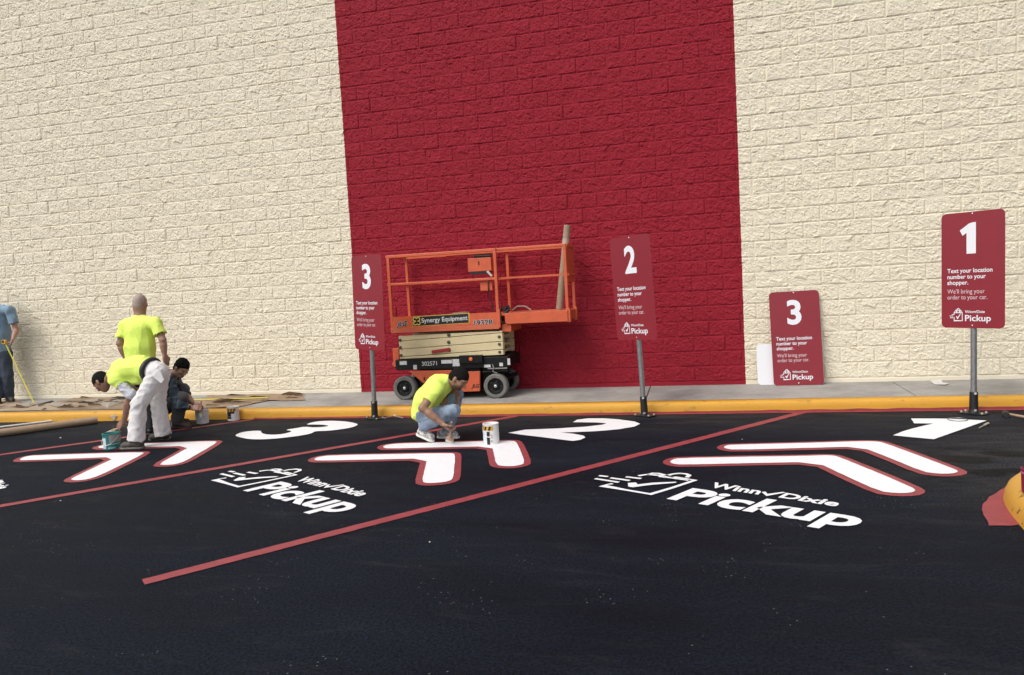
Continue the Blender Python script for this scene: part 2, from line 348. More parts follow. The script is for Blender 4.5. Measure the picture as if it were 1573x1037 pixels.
def block_mesh(seed, nx, ny):
    """a split-face block: overlapping chips, each a small tilted plane, with the joint edge at the mortar"""
    W_, H_ = BL-JT, BH-JT; rg = np.random.default_rng(100+seed)
    u, v = np.meshgrid(np.linspace(-W_/2, W_/2, nx+1), np.linspace(-H_/2, H_/2, ny+1)); jx_, jy_ = W_/nx, H_/ny
    inn = np.zeros(u.shape, bool); inn[1:-1, 1:-1] = True
    u = u+np.where(inn, rg.uniform(-.32, .32, u.shape)*jx_, 0); v = v+np.where(inn, rg.uniform(-.32, .32, v.shape)*jy_, 0)
    h = np.full(u.shape, .0135)+rg.uniform(-.010, .010)*u+rg.uniform(-.022, .022)*v
    th = rg.uniform(-.9, -.2)
    for nc, ah, ag in ((9, .0012, .030), (45, .0013, .062), (260, .0012, .10)):
        cx_, cz_ = rg.uniform(-W_/2, W_/2, nc), rg.uniform(-H_/2, H_/2, nc); hh = rg.normal(0, ah, nc); gx_, gz_ = rg.normal(0, ag, nc), rg.normal(0, ag*1.1, nc)
        du, dv = u[..., None]-cx_, v[..., None]-cz_; a_ = du*math.cos(th)+dv*math.sin(th); b_ = -du*math.sin(th)+dv*math.cos(th)
        k = np.argmin((a_*.7)**2+(b_*1.35)**2, axis=-1); h = h+hh[k]+np.take_along_axis(du, k[..., None], -1)[..., 0]*gx_[k]+np.take_along_axis(dv, k[..., None], -1)[..., 0]*gz_[k]
    h = h+rg.normal(0, .0008, h.shape); h = np.clip(h, .0060, .026); h = np.where(inn, h, .0064+.42*np.maximum(0, h-.0080))
    vs = [(float(a), -float(b), float(c)) for a, b, c in zip(u.ravel(), h.ravel(), v.ravel())]; fs = []
    for j in range(ny):
        for i in range(nx):
            a = j*(nx+1)+i; q = (a, a+1, a+nx+2, a+nx+1)
            fs += [(q[0], q[1], q[2]), (q[0], q[2], q[3])] if rg.random() < .5 else [(q[0], q[1], q[3]), (q[1], q[2], q[3])]
    ring = [i for i in range(nx+1)]+[(j+1)*(nx+1)-1 for j in range(1, ny+1)]+[ny*(nx+1)+i for i in range(nx-1, -1, -1)]+[j*(nx+1) for j in range(ny-1, 0, -1)]
    o = len(vs); vs += [(vs[r][0], .004, vs[r][2]) for r in ring]; k = len(ring)
    fs += [(ring[(i+1) % k], ring[i], o+i, o+(i+1) % k) for i in range(k)]
    return np.array(vs), fs
NV = 22
FINE = [block_mesh(i, 30, 15) for i in range(NV)]; COARSE = [block_mesh(i, 8, 4) for i in range(6)]
FM = []
for i, (v, f) in enumerate(FINE):
    me = bpy.data.meshes.new('block'); me.from_pydata([tuple(q) for q in v], [], f); me.materials.append(M_WALL); me.update(); FM.append(me)
JX = float(np.mean([WP(1373+c/6.915, 540)[0]-i*BL for i, c in enumerate((165, 545, 930, 1335))]))   # a head joint of the second course
items = []
for k in range(0, 40):
    zc = Z0+BH*(k+.5); off = JX+(0 if k % 2 == 1 else BL/2)
    i0 = math.ceil((X0-off)/BL); i1 = math.floor((X1-off)/BL)
    for i in range(i0, i1):
        xc = off+(i+.5)*BL; px, py, z = proj((xc, 0, zc)); vis = -45 < px < 1618 and -30 < py < 620
        items.append((1/z if vis else 0, vis, xc, zc))
items.sort(key=lambda t: -t[0])
fv = []; ff = []; nf = 0
for r, (key, vis, xc, zc) in enumerate(items):
    fl = random.random() < .5
    if r < 300:
        ob = bpy.data.objects.new('block', FM[random.randrange(NV)]); COL.objects.link(ob); ob.parent = wall; ob.location = (xc, 0, zc)
        if fl: ob.rotation_euler = (0, math.pi, 0)
    else:
        v, f = FINE[random.randrange(NV)] if vis else COARSE[random.randrange(6)]
        s = np.array([-1, 1, -1.0]) if fl else np.ones(3)
        fv.append(v*s+np.array([xc, 0, zc])); ff += [tuple(q+nf for q in p) for p in f]; nf += len(v)
me = bpy.data.meshes.new('block_field'); me.from_pydata(np.concatenate(fv).tolist(), [], ff); me.materials.append(M_WALL); me.update()
ob = bpy.data.objects.new('block_field', me); COL.objects.link(ob); ob.parent = wall; tag(ob, kind='stuff')

# ================================================================== PAINT ON THE ASPHALT
M_WHITE = mat('white_road_paint', (.80, .81, .83), .55, var=.08, vscale=45, bump=.35, bscale=150)
M_RED = mat('red_road_paint', (.30, .045, .055), .55, var=.22, vscale=7, bump=.35, bscale=150)
def dens(poly, step=.035, jit=.0035, closed=True):
    out = []; n = len(poly)
    for i in range(n if closed else n-1):
        a = np.array(poly[i], float); b = np.array(poly[(i+1) % n], float); k = max(1, int(np.linalg.norm(b-a)/step))
        for q in range(k): out.append(a+(b-a)*q/k)
    if not closed: out.append(np.array(poly[-1], float))
    return [p+jit*np.array([mnoise.noise((p[0]*13, p[1]*13, 1)), mnoise.noise((p[0]*13, p[1]*13, 6)), 0]) for p in out]
def smooth_poly(pts, it=2):
    p = [np.array(q, float) for q in pts]
    for _ in range(it):
        p = [q for i in range(len(p)) for q in (.75*p[i]+.25*p[(i+1) % len(p)], .25*p[i]+.75*p[(i+1) % len(p)])]
    return p
def offset_poly(pts, d):
    p = [np.array(q, float)[:2] for q in pts]; n = len(p)
    area = sum(p[i][0]*p[(i+1) % n][1]-p[(i+1) % n][0]*p[i][1] for i in range(n)); sg = 1 if area > 0 else -1; out = []
    for i in range(n):
        a = p[i]-p[i-1]; b = p[(i+1) % n]-p[i]; a /= np.linalg.norm(a) or 1; b /= np.linalg.norm(b) or 1
        na = np.array([a[1], -a[0]])*sg; nb = np.array([b[1], -b[0]])*sg; m = na+nb; m /= np.linalg.norm(m) or 1
        q = p[i]+m*d/max(.55, m@na); out.append(np.array([q[0], q[1], 0]))
    return out
def flat(poly, z): 
    mb = MB(); mb.add([(p[0], p[1], z) for p in poly], [tuple(range(len(poly)))]); return mb
def px_poly(pts, scale, ox, oy): return [G(ox+x/scale, oy+y/scale) for x, y in pts]
def cen(poly): c = np.mean([p[:2] for p in poly], axis=0); return (c[0], c[1], 0)

CH = [
 ('front white chevron outlined in red, painted nearest the camera in stall 1', 1, 0, 0, [(1028.6,710.5),(1033,707),(1044.5,705),(1140,703),(1240,701.6),(1262,700.6),(1280.6,701),(1289.8,703.7),(1345,726),(1400.4,749.8),(1407.4,755.4),(1398.6,758.7),(1376.4,759.2),(1350.6,756),(1300,733),(1253.8,711),(1150,712.8),(1047.7,715.3),(1033,713.7)]),
 ('rear white chevron outlined in red, nearest the big white 1 in stall 1', 1, 0, 0, [(1111.3,688.3),(1115,685.6),(1124,684.3),(1240,681.6),(1323,678.9),(1348.8,679.4),(1358,681.6),(1410,700.5),(1465.9,721.8),(1473,725.9),(1463,729),(1441,729.4),(1417,725.9),(1370,706),(1321,687.2),(1240,689.4),(1127,692.3),(1114.4,690.2)]),
 ('front white chevron outlined in red, painted in stall 2 with a short arm', 4.251, 460, 670, [(92,158),(120,141),(200,130),(600,122),(990,115),(1018,122),(1012,200),(1005,282),(975,300),(900,311),(830,313),(800,303),(817,230),(835,150),(480,158),(120,166)]),
 ('rear white chevron under the paint brush of the man crouching in stall 2', 4.251, 460, 670, [(540,75),(570,60),(650,52),(900,46),(1190,38),(1290,36),(1395,34),(1420,46),(1450,115),(1473,180),(1440,195),(1380,203),(1310,199),(1285,188),(1272,130),(1258,71),(900,78),(570,87)]),
 ('front white chevron outlined in red, lying before the bending man in stall 3', 4.369, 0, 660, [(130,203),(170,185),(230,177),(600,166),(950,155),(972,163),(820,240),(660,317),(590,338),(520,346),(475,342),(485,330),(630,260),(785,187),(500,199),(200,209),(140,211)]),
 ('rear white chevron outlined in red, at the feet of the bending man', 4.369, 0, 660, [(655,124),(670,113),(720,106),(1080,93),(1435,80),(1462,88),(1350,155),(1240,218),(1180,237),(1110,243),(1062,238),(1170,177),(1285,113),(980,121),(690,130)]),
]
for lab, sc, ox, oy, pts in CH:
    g = px_poly(pts, sc, ox, oy); r = thing('painted_chevron', lab, 'road marking', cen(g), 'double chevrons painted in the pickup stalls')
    gs = smooth_poly(g, 1)
    part(flat(dens(offset_poly(gs, .062)), .004), 'red_outline', M_RED, r, fix=False); part(flat(dens(gs), .008), 'white_fill', M_WHITE, r, fix=False)
NUM = [
 ('big white number 1 painted on the asphalt by the rightmost post sign', 5.424, 1240, 630, [(865,75),(1180,76),(1495,92),(1270,172),(1055,248),(880,232),(715,215),(790,185),(870,160),(960,138),(1050,117),(890,115)], 0),
 ('big white number 2 painted on the asphalt beyond the white paint can', 6.292, 760, 630, [(755,122),(800,97),(900,85),(1050,84),(1200,95),(1350,115),(1405,138),(1350,165),(1200,190),(1000,208),(820,216),(640,222),(760,234),(860,253),(876,270),(830,292),(755,304),(500,272),(300,248),(130,225),(290,195),(600,183),(880,165),(1040,147),(1080,134),(1000,126),(900,124)], 0),
 ('big white number 3 painted on the asphalt near the leftmost post sign', 6.05, 340, 630, [(130,235),(180,212),(270,198),(372,195),(368,212),(400,228),(480,235),(570,228),(640,210),(655,197),(590,188),(700,172),(770,158),(870,167),(960,160),(1003,150),(960,142),(880,138),(780,140),(840,118),(930,105),(1050,103),(1180,112),(1260,130),(1270,142),(1220,165),(1100,185),(980,198),(870,200),(850,217),(780,235),(640,255),(480,272),(330,278),(220,270),(140,248)], 1),
]
for lab, sc, ox, oy, pts, smo in NUM:
    g = px_poly(pts, sc, ox, oy); g = smooth_poly(g, 1) if smo else g
    r = thing('painted_number', lab, 'road marking', cen(g), 'numbers painted in the pickup stalls')
    part(flat(dens(g), .0065), 'numeral', M_WHITE, r, fix=False)
# stall lines
for lab, a, b in (('long red stall line from the foreground to the kerb between stalls 1 and 2', (220, 895), (1240, 632)),
                  ('red stall line running behind the crouching man between stalls 2 and 3', (0, 778), (790, 640)),
                  ('red stall line passing behind the bending man in white trousers', (0, 699), (408, 642))):
    A, B = G(*a), G(*b); d = (B-A)/np.linalg.norm(B-A)
    if a[0] == 0: A = A-d*(1.4 if a[1] > 750 else 3.0)
    t_ = (ky(B[0])-.05-A[1])/d[1]; B = A+d*t_; s = np.array([-d[1], d[0], 0])*.052
    poly = dens([A-s, B-s, B+s, A+s], .04, .006)
    tag(flat([p for p in poly], .004).build('painted_line', M_RED, fix=False), lab, 'road marking', 'red stall lines')
# ragged red band at the foot of the kerb
mb = MB(); xs = np.linspace(-5.95, X1, 260); v = []
for x in xs:
    wd = .045+.05*max(0, min(1, (x+6)/9))+.015*mnoise.noise((x*3.1, 0, 2)); hh = .016+.012*max(0, min(1, (x+6)/9))+.010*mnoise.noise((x*4.3, 3, 2))
    v += [(x, ky(x)-wd, .0045), (x, ky(x)-.007, .0045), (x, ky(x)-.007, max(.006, hh))]
mb.add(v, [(i*3+k, (i+1)*3+k, (i+1)*3+k+1, i*3+k+1) for i in range(len(xs)-1) for k in range(2)])
tag(mb.build('painted_line', M_RED, fix=False), 'thin ragged red band along the foot of the yellow kerb', 'road marking')
# pickup emblem: stencilled once, repeated by the width of a stall
def emblem(dx, dy, lab):
    Zp = .0065; sh = np.array([dx, dy, 0])
    c2 = lambda x, y: G(905+x/6.554, 715+y/6.554)+sh+[0, 0, Zp]
    c3 = lambda x, y: G(1080+x/6.05, 725+y/6.05)+sh+[0, 0, Zp]
    o = c2(620, 297); r = thing('painted_emblem', lab, 'road marking', (o[0], o[1], 0), 'store pickup emblems painted in the stalls')
    mb = MB()
    for pl, wd in (([(235,190),(135,212),(380,256),(620,297),(850,228),(1068,155),(900,130),(740,110),(585,97),(495,112)], .036), ([(585,97),(640,86),(700,88),(780,108),(850,125)], .032),
               ([(770,112),(840,94),(910,87),(975,92),(1008,106),(985,128)], .034), ([(700,118),(850,136),(1000,158)], .028),
               ([(60,140),(300,177)], .036), ([(215,132),(410,160)], .036), ([(370,122),(525,140)], .036), ([(100,110),(190,120)], .036)):
        ribbon(mb, [c2(*q) for q in pl], wd)
    part(mb, 'bag_outline', M_WHITE, r, fix=False)
    mb = MB(); pl = [c2(*q) for q in ((390,185),(470,180),(490,200),(640,182),(880,173),(870,184),(600,207),(440,229),(395,222))]
    mb.add([p+[0, 0, .001] for p in pl], [tuple(range(len(pl)))]); part(mb, 'check_mark', M_WHITE, r, fix=False)
    def lettering(s, name, offset, pts, shear=0.0):
        v, f = text2d(s, offset, shear); x0, x1 = v[:, 0].min(), v[:, 0].max()
        hb = text2d('H', offset)[0]; cap, bs = hb[:, 1].max(), hb[:, 1].min()
        src = np.array([(x0, bs, 1), (x0, cap, 1), (x1-np.ptp(text2d('p', offset)[0][:, 0]), v[:, 1].min(), 1), (x1, cap*.37, 1)]) if s[-1] == 'p' else np.array([(x0, bs, 1), (x0, cap, 1), (x1, bs, 1), (x1, cap*.76, 1)])
        dst = np.array([p for p in pts]); A, *_ = np.linalg.lstsq(src, dst, rcond=None)
        mb = MB(); mb.add([np.array([q[0], q[1], 1])@A for q in v], f); part(mb, name, M_WHITE, r, fix=False)
    # P foot, P head, descender level at the right end, x-height at the right end
    bl, tl = c2(800, 338), c2(1030, 240)
    lettering('Pickup', 'large_lettering', .031, [bl, tl, c3(940, 524), c3(1492, 470)])
    lettering('Winn', 'small_lettering', .034, [c3(55, 148), c3(105, 103), c3(505, 218), c3(560, 182)])
    lettering('Dixie', 'small_lettering', .034, [c3(695, 245), c3(775, 200), c3(1235, 328), c3(1285, 297)])
    mb = MB(); pl = [c3(*q) for q in ((545,195),(580,190),(600,212),(740,193),(770,199),(640,222),(590,232))]
    mb.add(pl, [tuple(range(len(pl)))]); part(mb, 'small_check_mark', M_WHITE, r, fix=False)
    return r
lp1 = G(905+800/6.554, 715+338/6.554); lp2 = G(320+345/6.05, 700+325/6.05); D2 = lp2-lp1
emblem(0, 0, 'white bag emblem and Pickup lettering painted below the chevrons of stall 1')
emblem(D2[0], D2[1], 'white bag emblem and Pickup lettering painted in stall 2 left of the longest line')
emblem(2.03*D2[0], 2*D2[1]-.03, 'white emblem of stall 3, only its end showing at the left picture edge')

# traffic island nose at the right edge with its red skirt
isl = [G(1539, 776)+np.array([0, 0, 0]), G(1573, 821)]
sk = [G(*q) for q in ((1567,738),(1545,748),(1521,764),(1508,778),(1510,790),(1520,808),(1553,808),(1573,806))]
sk = sk+[np.array([2.2, -5.2, 0]), np.array([2.9, -4.5, 0]), np.array([3.4, -4.0, 0]), np.array([2.7, -4.02, 0])]
tag(flat(dens(sk, .04, .008), .004).build('painted_patch', M_RED, fix=False), 'red painted patch on the asphalt around the yellow island end', 'road marking')
ip = smooth_poly([(p[0], p[1], 0) for p in ((3.7,-4.12),(2.75,-4.14),(2.40,-4.20),(2.15,-4.36),(2.00,-4.58),(1.925,-4.82),(1.875,-5.1),(1.835,-5.45),(1.82,-6.0),(1.82,-8.2),(3.7,-8.2))], 2)
mb = MB(); v = []; NA = len(ip); prof = [(0.0, .0), (.010, .05), (.028, .095), (.065, .130), (.12, .147), (.20, .150)]
for ins, z in prof:
    for q in (offset_poly(ip, -ins) if ins else ip): v.append((q[0], q[1], z))
mb.add(v, [(k*NA+i, k*NA+(i+1) % NA, (k+1)*NA+(i+1) % NA, (k+1)*NA+i) for k in range(len(prof)-1) for i in range(NA)]+[tuple(range((len(prof)-1)*NA, len(prof)*NA))])
tag(mb.build('island_kerb', worn('yellow_island_paint', (.62, .33, .045), (.03, .027, .022), 7, .60, .64), smooth='auto'), 'rounded yellow end of a concrete traffic island with black scuffs', 'traffic island')
pc = G(1571, 757, .15)
r = thing('red_paint_pot', 'dark red pot standing on the yellow island at the right picture edge', 'paint can', (pc[0]+.052, pc[1], .150))
q = np.array(r.location); M_POT = mat('red_pot', (.22, .015, .05), .35)
part(MB().lathe(q, (0, 0, 1), [(0, 0), (.048, 0), (.055, .006), (.058, .15), (.06, .155), (.054, .157), (.05, .14), (0, .138)]), 'pot_body', M_POT, r, smooth='auto')
part(MB().lathe(q, (0, 0, 1), [(.0605, .125), (.0605, .140)], n=28), 'pot_band', mat('pot_band', (.40, .10, .20), .4), r, fix=False)

# ================================================================== SIGNS
M_SIGN = mat('sign_red', (.235, .014, .026), .40, var=.06, vscale=3); M_SIGNW = mat('sign_white', (.74, .76, .80), .35); M_SIGNP = mat('sign_pink', (.62, .50, .52), .4)
M_GALV = mat('galvanised_steel', (.34, .35, .36), .42, metal=.75, var=.25, vscale=30); M_BLACK = mat('black_steel', (.012, .012, .013), .45); M_BOLT = mat('zinc_bolt', (.62, .62, .60), .35, metal=.8)
SW, SH_ = .61, 1.219
def sign_face(root, O, U, V, Nn, num):
    """O = bottom centre of the panel, U right, V up, Nn towards the reader"""
    O, U, V, Nn = (np.array(q, float) for q in (O, U, V, Nn)); C = O+V*SH_/2
    rr = rrect(SW, SH_, .05); mb = MB(); mb.prism([C+U*a+V*b+Nn*.0 for a, b in rr], -Nn*.0035)
    pan = part(mb, 'panel', M_SIGN, root)
    X = lambda x: (x-42)/508*SW-SW/2; Y = lambda y: (995-y)/940*SH_
    O1 = O+Nn*.0012
    mb = MB(); bx = {'1': (.365, .605), '2': (.345, .655), '3': (.345, .655)}[num]
    v, f = text2d(num, .03); h0, h1 = v[:, 1].min(), v[:, 1].max()
    tx = (bx[0]-.5)*SW+(v[:, 0]-v[:, 0].min())/np.ptp(v[:, 0])*(bx[1]-bx[0])*SW*.92; ty = Y(392)+(v[:, 1]-h0)/(h1-h0)*.325
    if num == '1':
        pl = [(195,192),(270,140),(300,133),(325,133),(325,383),(250,383),(250,215),(218,235)]
        mb.add([O1+U*X(a)+V*Y(b+8) for a, b in pl], [tuple(range(len(pl)))])
    else: mb.add([O1+U*a+V*b for a, b in zip(tx, ty)], f)
    part(mb, 'numeral', M_SIGNW, root, pan, fix=False)
    for s, x0, x1, yb, yt, of, m in (('Text your location', 92, 455, 543, 508, .016, M_SIGNW), ('number to your', 92, 403, 592, 557, .016, M_SIGNW), ('shopper.', 92, 264, 640, 605, .016, M_SIGNW),
                                     ("We'll bring your", 92, 395, 712, 677, 0.002, M_SIGNP), ('order to your car.', 92, 415, 760, 725, 0.002, M_SIGNP),
                                     ('Winn', 237, 312, 872, 850, .014, M_SIGNW), ('Dixie', 332, 395, 872, 850, .014, M_SIGNW), ('Pickup', 237, 443, 938, 888, .016, M_SIGNW)):
        mb = MB(); text_on(mb, s, O1, U, V, (X(x0), X(x1), Y(yb), Y(yt)), of); part(mb, 'lettering', m, root, pan, fix=False)
    mb = MB(); B = lambda x, y: O1+U*X(x)+V*Y(y)
    for pl in ([(148,905),(148,935),(215,935),(215,868),(200,848),(163,848),(148,868),(148,885)], [(148,870),(215,870)], [(165,868),(168,850),(175,838),(182,834),(189,838),(196,850),(199,868)],
               [(172,848),(172,868)], [(191,848),(191,868)], [(128,885),(150,885)], [(110,897),(138,897)], [(114,911),(140,911)]):
        ribbon(mb, [B(*q) for q in pl], .0075, Nn)
    part(mb, 'bag_outline', M_SIGNW, root, pan, fix=False)
    mb = MB(); pl = [B(*q) for q in ((163,900),(171,897),(177,907),(200,875),(203,878),(179,922),(175,922))]; mb.add(pl, [tuple(range(len(pl)))])
    part(mb, 'check_mark', M_SIGNW, root, pan, fix=False)
    part(MB().add([B(*q) for q in ((312,857),(318,855),(321,863),(334,848),(322,872))], [(0, 1, 2, 3, 4)]), 'check_mark', M_SIGNW, root, pan, fix=False)
    for y in (70, 973): part(MB().lathe(O+V*Y(y)+Nn*.0, Nn, [(.008, 0), (.008, .003), (.004, .005), (0, .005)], n=10), 'bolt', M_BOLT, root)
    return pan
def post_sign(num, base, yaw, lean, lab, zb=.915):
    base = np.array(base, float); r = thing('pickup_sign', lab, 'sign', base, 'numbered pickup signs on posts')
    V = np.array([lean[0], lean[1], 1.0]); V /= np.linalg.norm(V); U = np.array([math.cos(yaw), math.sin(yaw), 0]); U = U-V*(U@V); U /= np.linalg.norm(U)
    Nn = np.cross(U, V); Nn = Nn if Nn[1] < 0 else -Nn
    sign_face(r, base+V*zb+Nn*.034, U, V, Nn, num)
    mb = MB(); mb.tube(base+V*.16, base+V*(zb+SH_-.05), .030, n=20); part(mb, 'post', M_GALV, r, smooth='auto')
    mb = MB(); mb.tube(base+V*.02, base+V*.235, .043, .040, n=20); mb.tube(base+V*.008, base+V*.05, .055, .045, n=20)
    sl = part(mb, 'sleeve', M_BLACK, r, smooth='auto')
    for dz in (.225, .045): part(MB().tube(base+V*dz+U*.03-Nn*(-.028), base+V*dz+U*.036+Nn*.052, .012, n=8), 'sleeve_bolt', M_BOLT, r, sl)
    mb = MB(); pl = [base+U*a+np.array([-U[1], U[0], 0])*b+[0, 0, .006] for a, b in rrect(.26, .15, .03)]; mb.prism(pl, (0, 0, .010)); bp = part(mb, 'base_plate', M_BLACK, r)
    for sx in (-.10, .10):
        for sy in (-.05, .05):
            c = base+U*sx+np.array([-U[1], U[0], 0])*sy; part(MB().tube(c+[0, 0, .014], c+[0, 0, .030], .013, .011, n=8), 'anchor_bolt', M_BOLT, r, bp)
    return r
post_sign('1', (2.815, -1.53, 0), math.radians(-40), (.014, .010), 'red pickup sign numbered 1 on a steel post in front of the cream wall')
post_sign('2', (-.645, -1.46, 0), math.radians(-36), (-.034, .0), 'red pickup sign numbered 2 on a leaning post in front of the red panel')
post_sign('3', (-4.115, -1.45, 0), math.radians(-27), (.028, .0), 'red pickup sign numbered 3 on a post left of the scissor lift', zb=.905)
# panels leaning on the wall
yb = -.20; b0, b1 = G(1190, 592, .147), G(1264, 591, .147); cx_ = (b0[0]+b1[0])/2
r = thing('sign_panel', 'loose red sign panel numbered 3 leaning against the cream wall', 'sign', (cx_, yb, walk_z(yb)+.002))
V = np.array([-.012, .128, 1.0]); V /= np.linalg.norm(V); U = np.array([1.0, -.01, 0]); U -= V*(U@V); U /= np.linalg.norm(U); Nn = np.cross(U, V)
sign_face(r, np.array(r.location), U, V, Nn, '3')
r = thing('sign_panel', 'blank white sign panel lying sideways half behind the loose red sign', 'sign', (WP(1163, 560, -.1)[0]+.305, -.13, walk_z(-.13)+.002))
q = np.array(r.location); V = np.array([0, .13, 1.0]); V /= np.linalg.norm(V); U = np.array([1.0, 0, 0]); Nn = np.cross(U, V)
part(MB().prism([q+V*.269+U*a+V*b for a, b in rrect(.61, .535, .05)], -Nn*.0035), 'panel', mat('white_panel_back', (.78, .79, .82), .3), r)

# ================================================================== SCISSOR LIFT
M_OR = mat('lift_orange', (.62, .115, .045), .42, var=.16, vscale=9); M_OR2 = mat('lift_orange_tread', (.60, .13, .055), .5, bump=.9, bscale=160)
M_CREAM = mat('lift_cream', (.66, .56, .33), .45, var=.10, vscale=6); M_DK = mat('lift_black', (.007, .007, .0075), .5, var=.4, vscale=20, spec=.3)
M_TYRE = mat('grey_solid_tyre', (.17, .165, .15), .8, var=.3, vscale=18); M_WLBL = mat('white_label', (.68, .68, .67), .5, var=.35, vscale=90)
NY, FY = -.80, -.10                                    # near and far side of the lift
lw = lambda x, y, Y=NY: WP(x, y, Y)
wz = walk_z(NY)
lift = thing('scissor_lift', 'orange and cream electric scissor lift parked on the walk by the red panel', 'scissor lift', (-3.35, -.45, wz))
WR = .165
def wheel(x, y, side):
    c = np.array([x, y, wz+WR]); ax = (0, side, 0)
    t = part(MB().lathe(c, ax, [(.112, -.055), (.150, -.058), (WR, -.045), (WR, .045), (.150, .058), (.112, .055)], n=36), 'wheel', M_TYRE, lift, smooth='auto')
    part(MB().lathe(c, ax, [(.112, .050), (.108, .035), (.060, .028), (.050, .040), (.030, .044), (0, .044)], n=30), 'rim', M_DK, lift, t, smooth='auto')
    mb = MB(); mb.lathe(c, ax, [(.022, .04), (.020, .056), (.010, .060), (0, .060)], n=12)
    part(mb, 'hub_nut', M_BOLT, lift, t)
    for k in range(5):
        a = 2*math.pi*k/5; p = c+np.array([.072*math.cos(a), side*.030, .072*math.sin(a)]); part(MB().tube(p, p+np.array([0, side*.012, 0]), .007, n=6), 'lug_nut', mat('dull_nut', (.12, .12, .12), .4, metal=.6), lift, t)
WXL, WXR = lw(620, 594)[0]+.01, lw(761, 592)[0]
for x in (WXL, WXR):
    wheel(x, NY+.055, -1); wheel(x, FY-.055, 1)
cx0, cx1 = lw(606, 560)[0], lw(780, 552)[0]; czt = lw(700, 549)[2]; czb = lw(700, 567)[2]
part(MB().box((cx0, NY+.03, czb), (cx1, FY-.02, czt-.01)).box((cx0-.03, NY+.06, czb+.03), (cx0, FY-.05, czt-.05)), 'chassis', M_DK, lift, bevel=.01)
part(MB().box((cx0+.33, NY+.10, wz+.10), (cx1-.42, FY-.06, czb-.002)), 'chassis_tray', M_DK, lift, bevel=.01)
part(MB().box((WXR-.22, NY+.16, wz+.13), (WXR+.06, FY-.14, czb-.002)).tube((WXR-.2, NY+.10, wz+.35), (cx1-.02, NY+.08, wz+.36), .018, n=8).tube((WXR+.03, NY+.14, wz+.22), (WXR+.16, FY-.16, wz+.26), .03, n=10), 'steering_gear', M_DK, lift)
mb = MB()
for (x0, y0, x1, y1) in ((WXR-.10, NY+.02, cx1-.02, NY+.03),): mb.box((x0, y0, wz+.395), (x1, y1, wz+.41))
mb.path([(cx1-.22, NY+.02, czb+.05), (cx1-.20, NY+.0, czb-.0), (cx1-.22, NY+.01, czb-.05), (cx1-.16, NY+.02, czb-.07)], .006); part(mb, 'hose', mat('grey_hose', (.25, .24, .23), .5), lift)
# orange side tray
pl = [lw(*q, NY+.035) for q in ((628,570),(715,568.5),(718,571),(737,570.5),(737,601),(668,604))]
tray = part(MB().prism(pl, (0, .05, 0)), 'side_tray_cover', M_OR, lift, bevel=.006)
a, b = lw(724, 596, NY+.03), lw(735.5, 593, NY+.03)
mb = MB(); text_on(mb, 'JLG', (a[0], NY+.033, a[2]), (1, 0, 0), (0, 0, 1), (0, .115, 0, .050), .035, .35); part(mb, 'lettering', M_BLACK, lift, tray, fix=False)
part(MB().box((lw(649.5, 580)[0], NY+.030, lw(650, 585)[2]), (lw(651.5, 580)[0], NY+.036, lw(650, 580)[2])), 'latch_slot', M_BLACK, lift, tray)
# scissor arms: near and far set, each arm a tilted beam
LB = [(612,516),(612,524.6),(612.7,537),(613.4,548.7)]; RB = [(771.3,508.6),(771.3,511.4),(771.3,524.6),(772,537),(772,545.8)]
zl = [lw(*q)[2] for q in LB]+[lw(613.5, 552)[2]]; zr = [lw(*q)[2] for q in RB]
xl, xr = lw(612, 530)[0], lw(772, 530)[0]
edges = list(zip(zl, zr))
for Yn, dep in ((NY+.02, .045), (NY+.075, .04), (FY-.16, .045), (FY-.08, .045)):
    for k in range(4):
        (a0, a1), (b0, b1) = edges[k], edges[k+1]; g = .004
        p_ = [(xl, Yn, b0+g), (xr, Yn, b1+g), (xr, Yn, a1-g if k or Yn > NY+.03 else a1), (xl, Yn, a0-g)]
        part(MB().prism(p_, (0, dep, 0)), 'scissor_arm', M_CREAM, lift, bevel=.004)
mb = MB()
for x, y in ((168,290),(172,368),(180,450),(680,235),(680,312),(685,395),(1210,255),(1212,332),(1215,415)):
    c = lw(590+x/6.84, 480+y/6.84, NY+.02); big = 600 < x < 700
    part(MB().lathe((c[0], NY+.021, c[2]), (0, -1, 0), [(.024 if big else .020, 0), (.024 if big else .020, .010), (.012, .012), (.012, .02), (0, .02)], n=14), 'pivot_pin', mat('worn_pin', (.11, .10, .085), .5, metal=.6), lift, smooth='auto')
mb = MB()
for k in range(3): part(MB().lathe((xr-.07, FY-.162, zr[1]-.06-.105*k), (0, -1, 0), [(.022, 0), (.022, .012), (0, .012)], n=12), 'pivot_pin', M_DK, lift)
for k in range(4):     # cross tubes behind
    zc = .5*(edges[k][1]+edges[k+1][1]); part(MB().tube((xr-.05, NY+.12, zc), (xr-.05, FY-.10, zc), .022, n=12), 'cross_tube', M_CREAM, lift)
a, b = lw(663, 541), lw(691, 537)
part(MB().sqbar((a[0], NY+.006, a[2]), (b[0], NY+.006, b[2]+.004), .02, .045), 'safety_prop', mat('prop_red', (.30, .02, .02), .4), lift, bevel=.004)
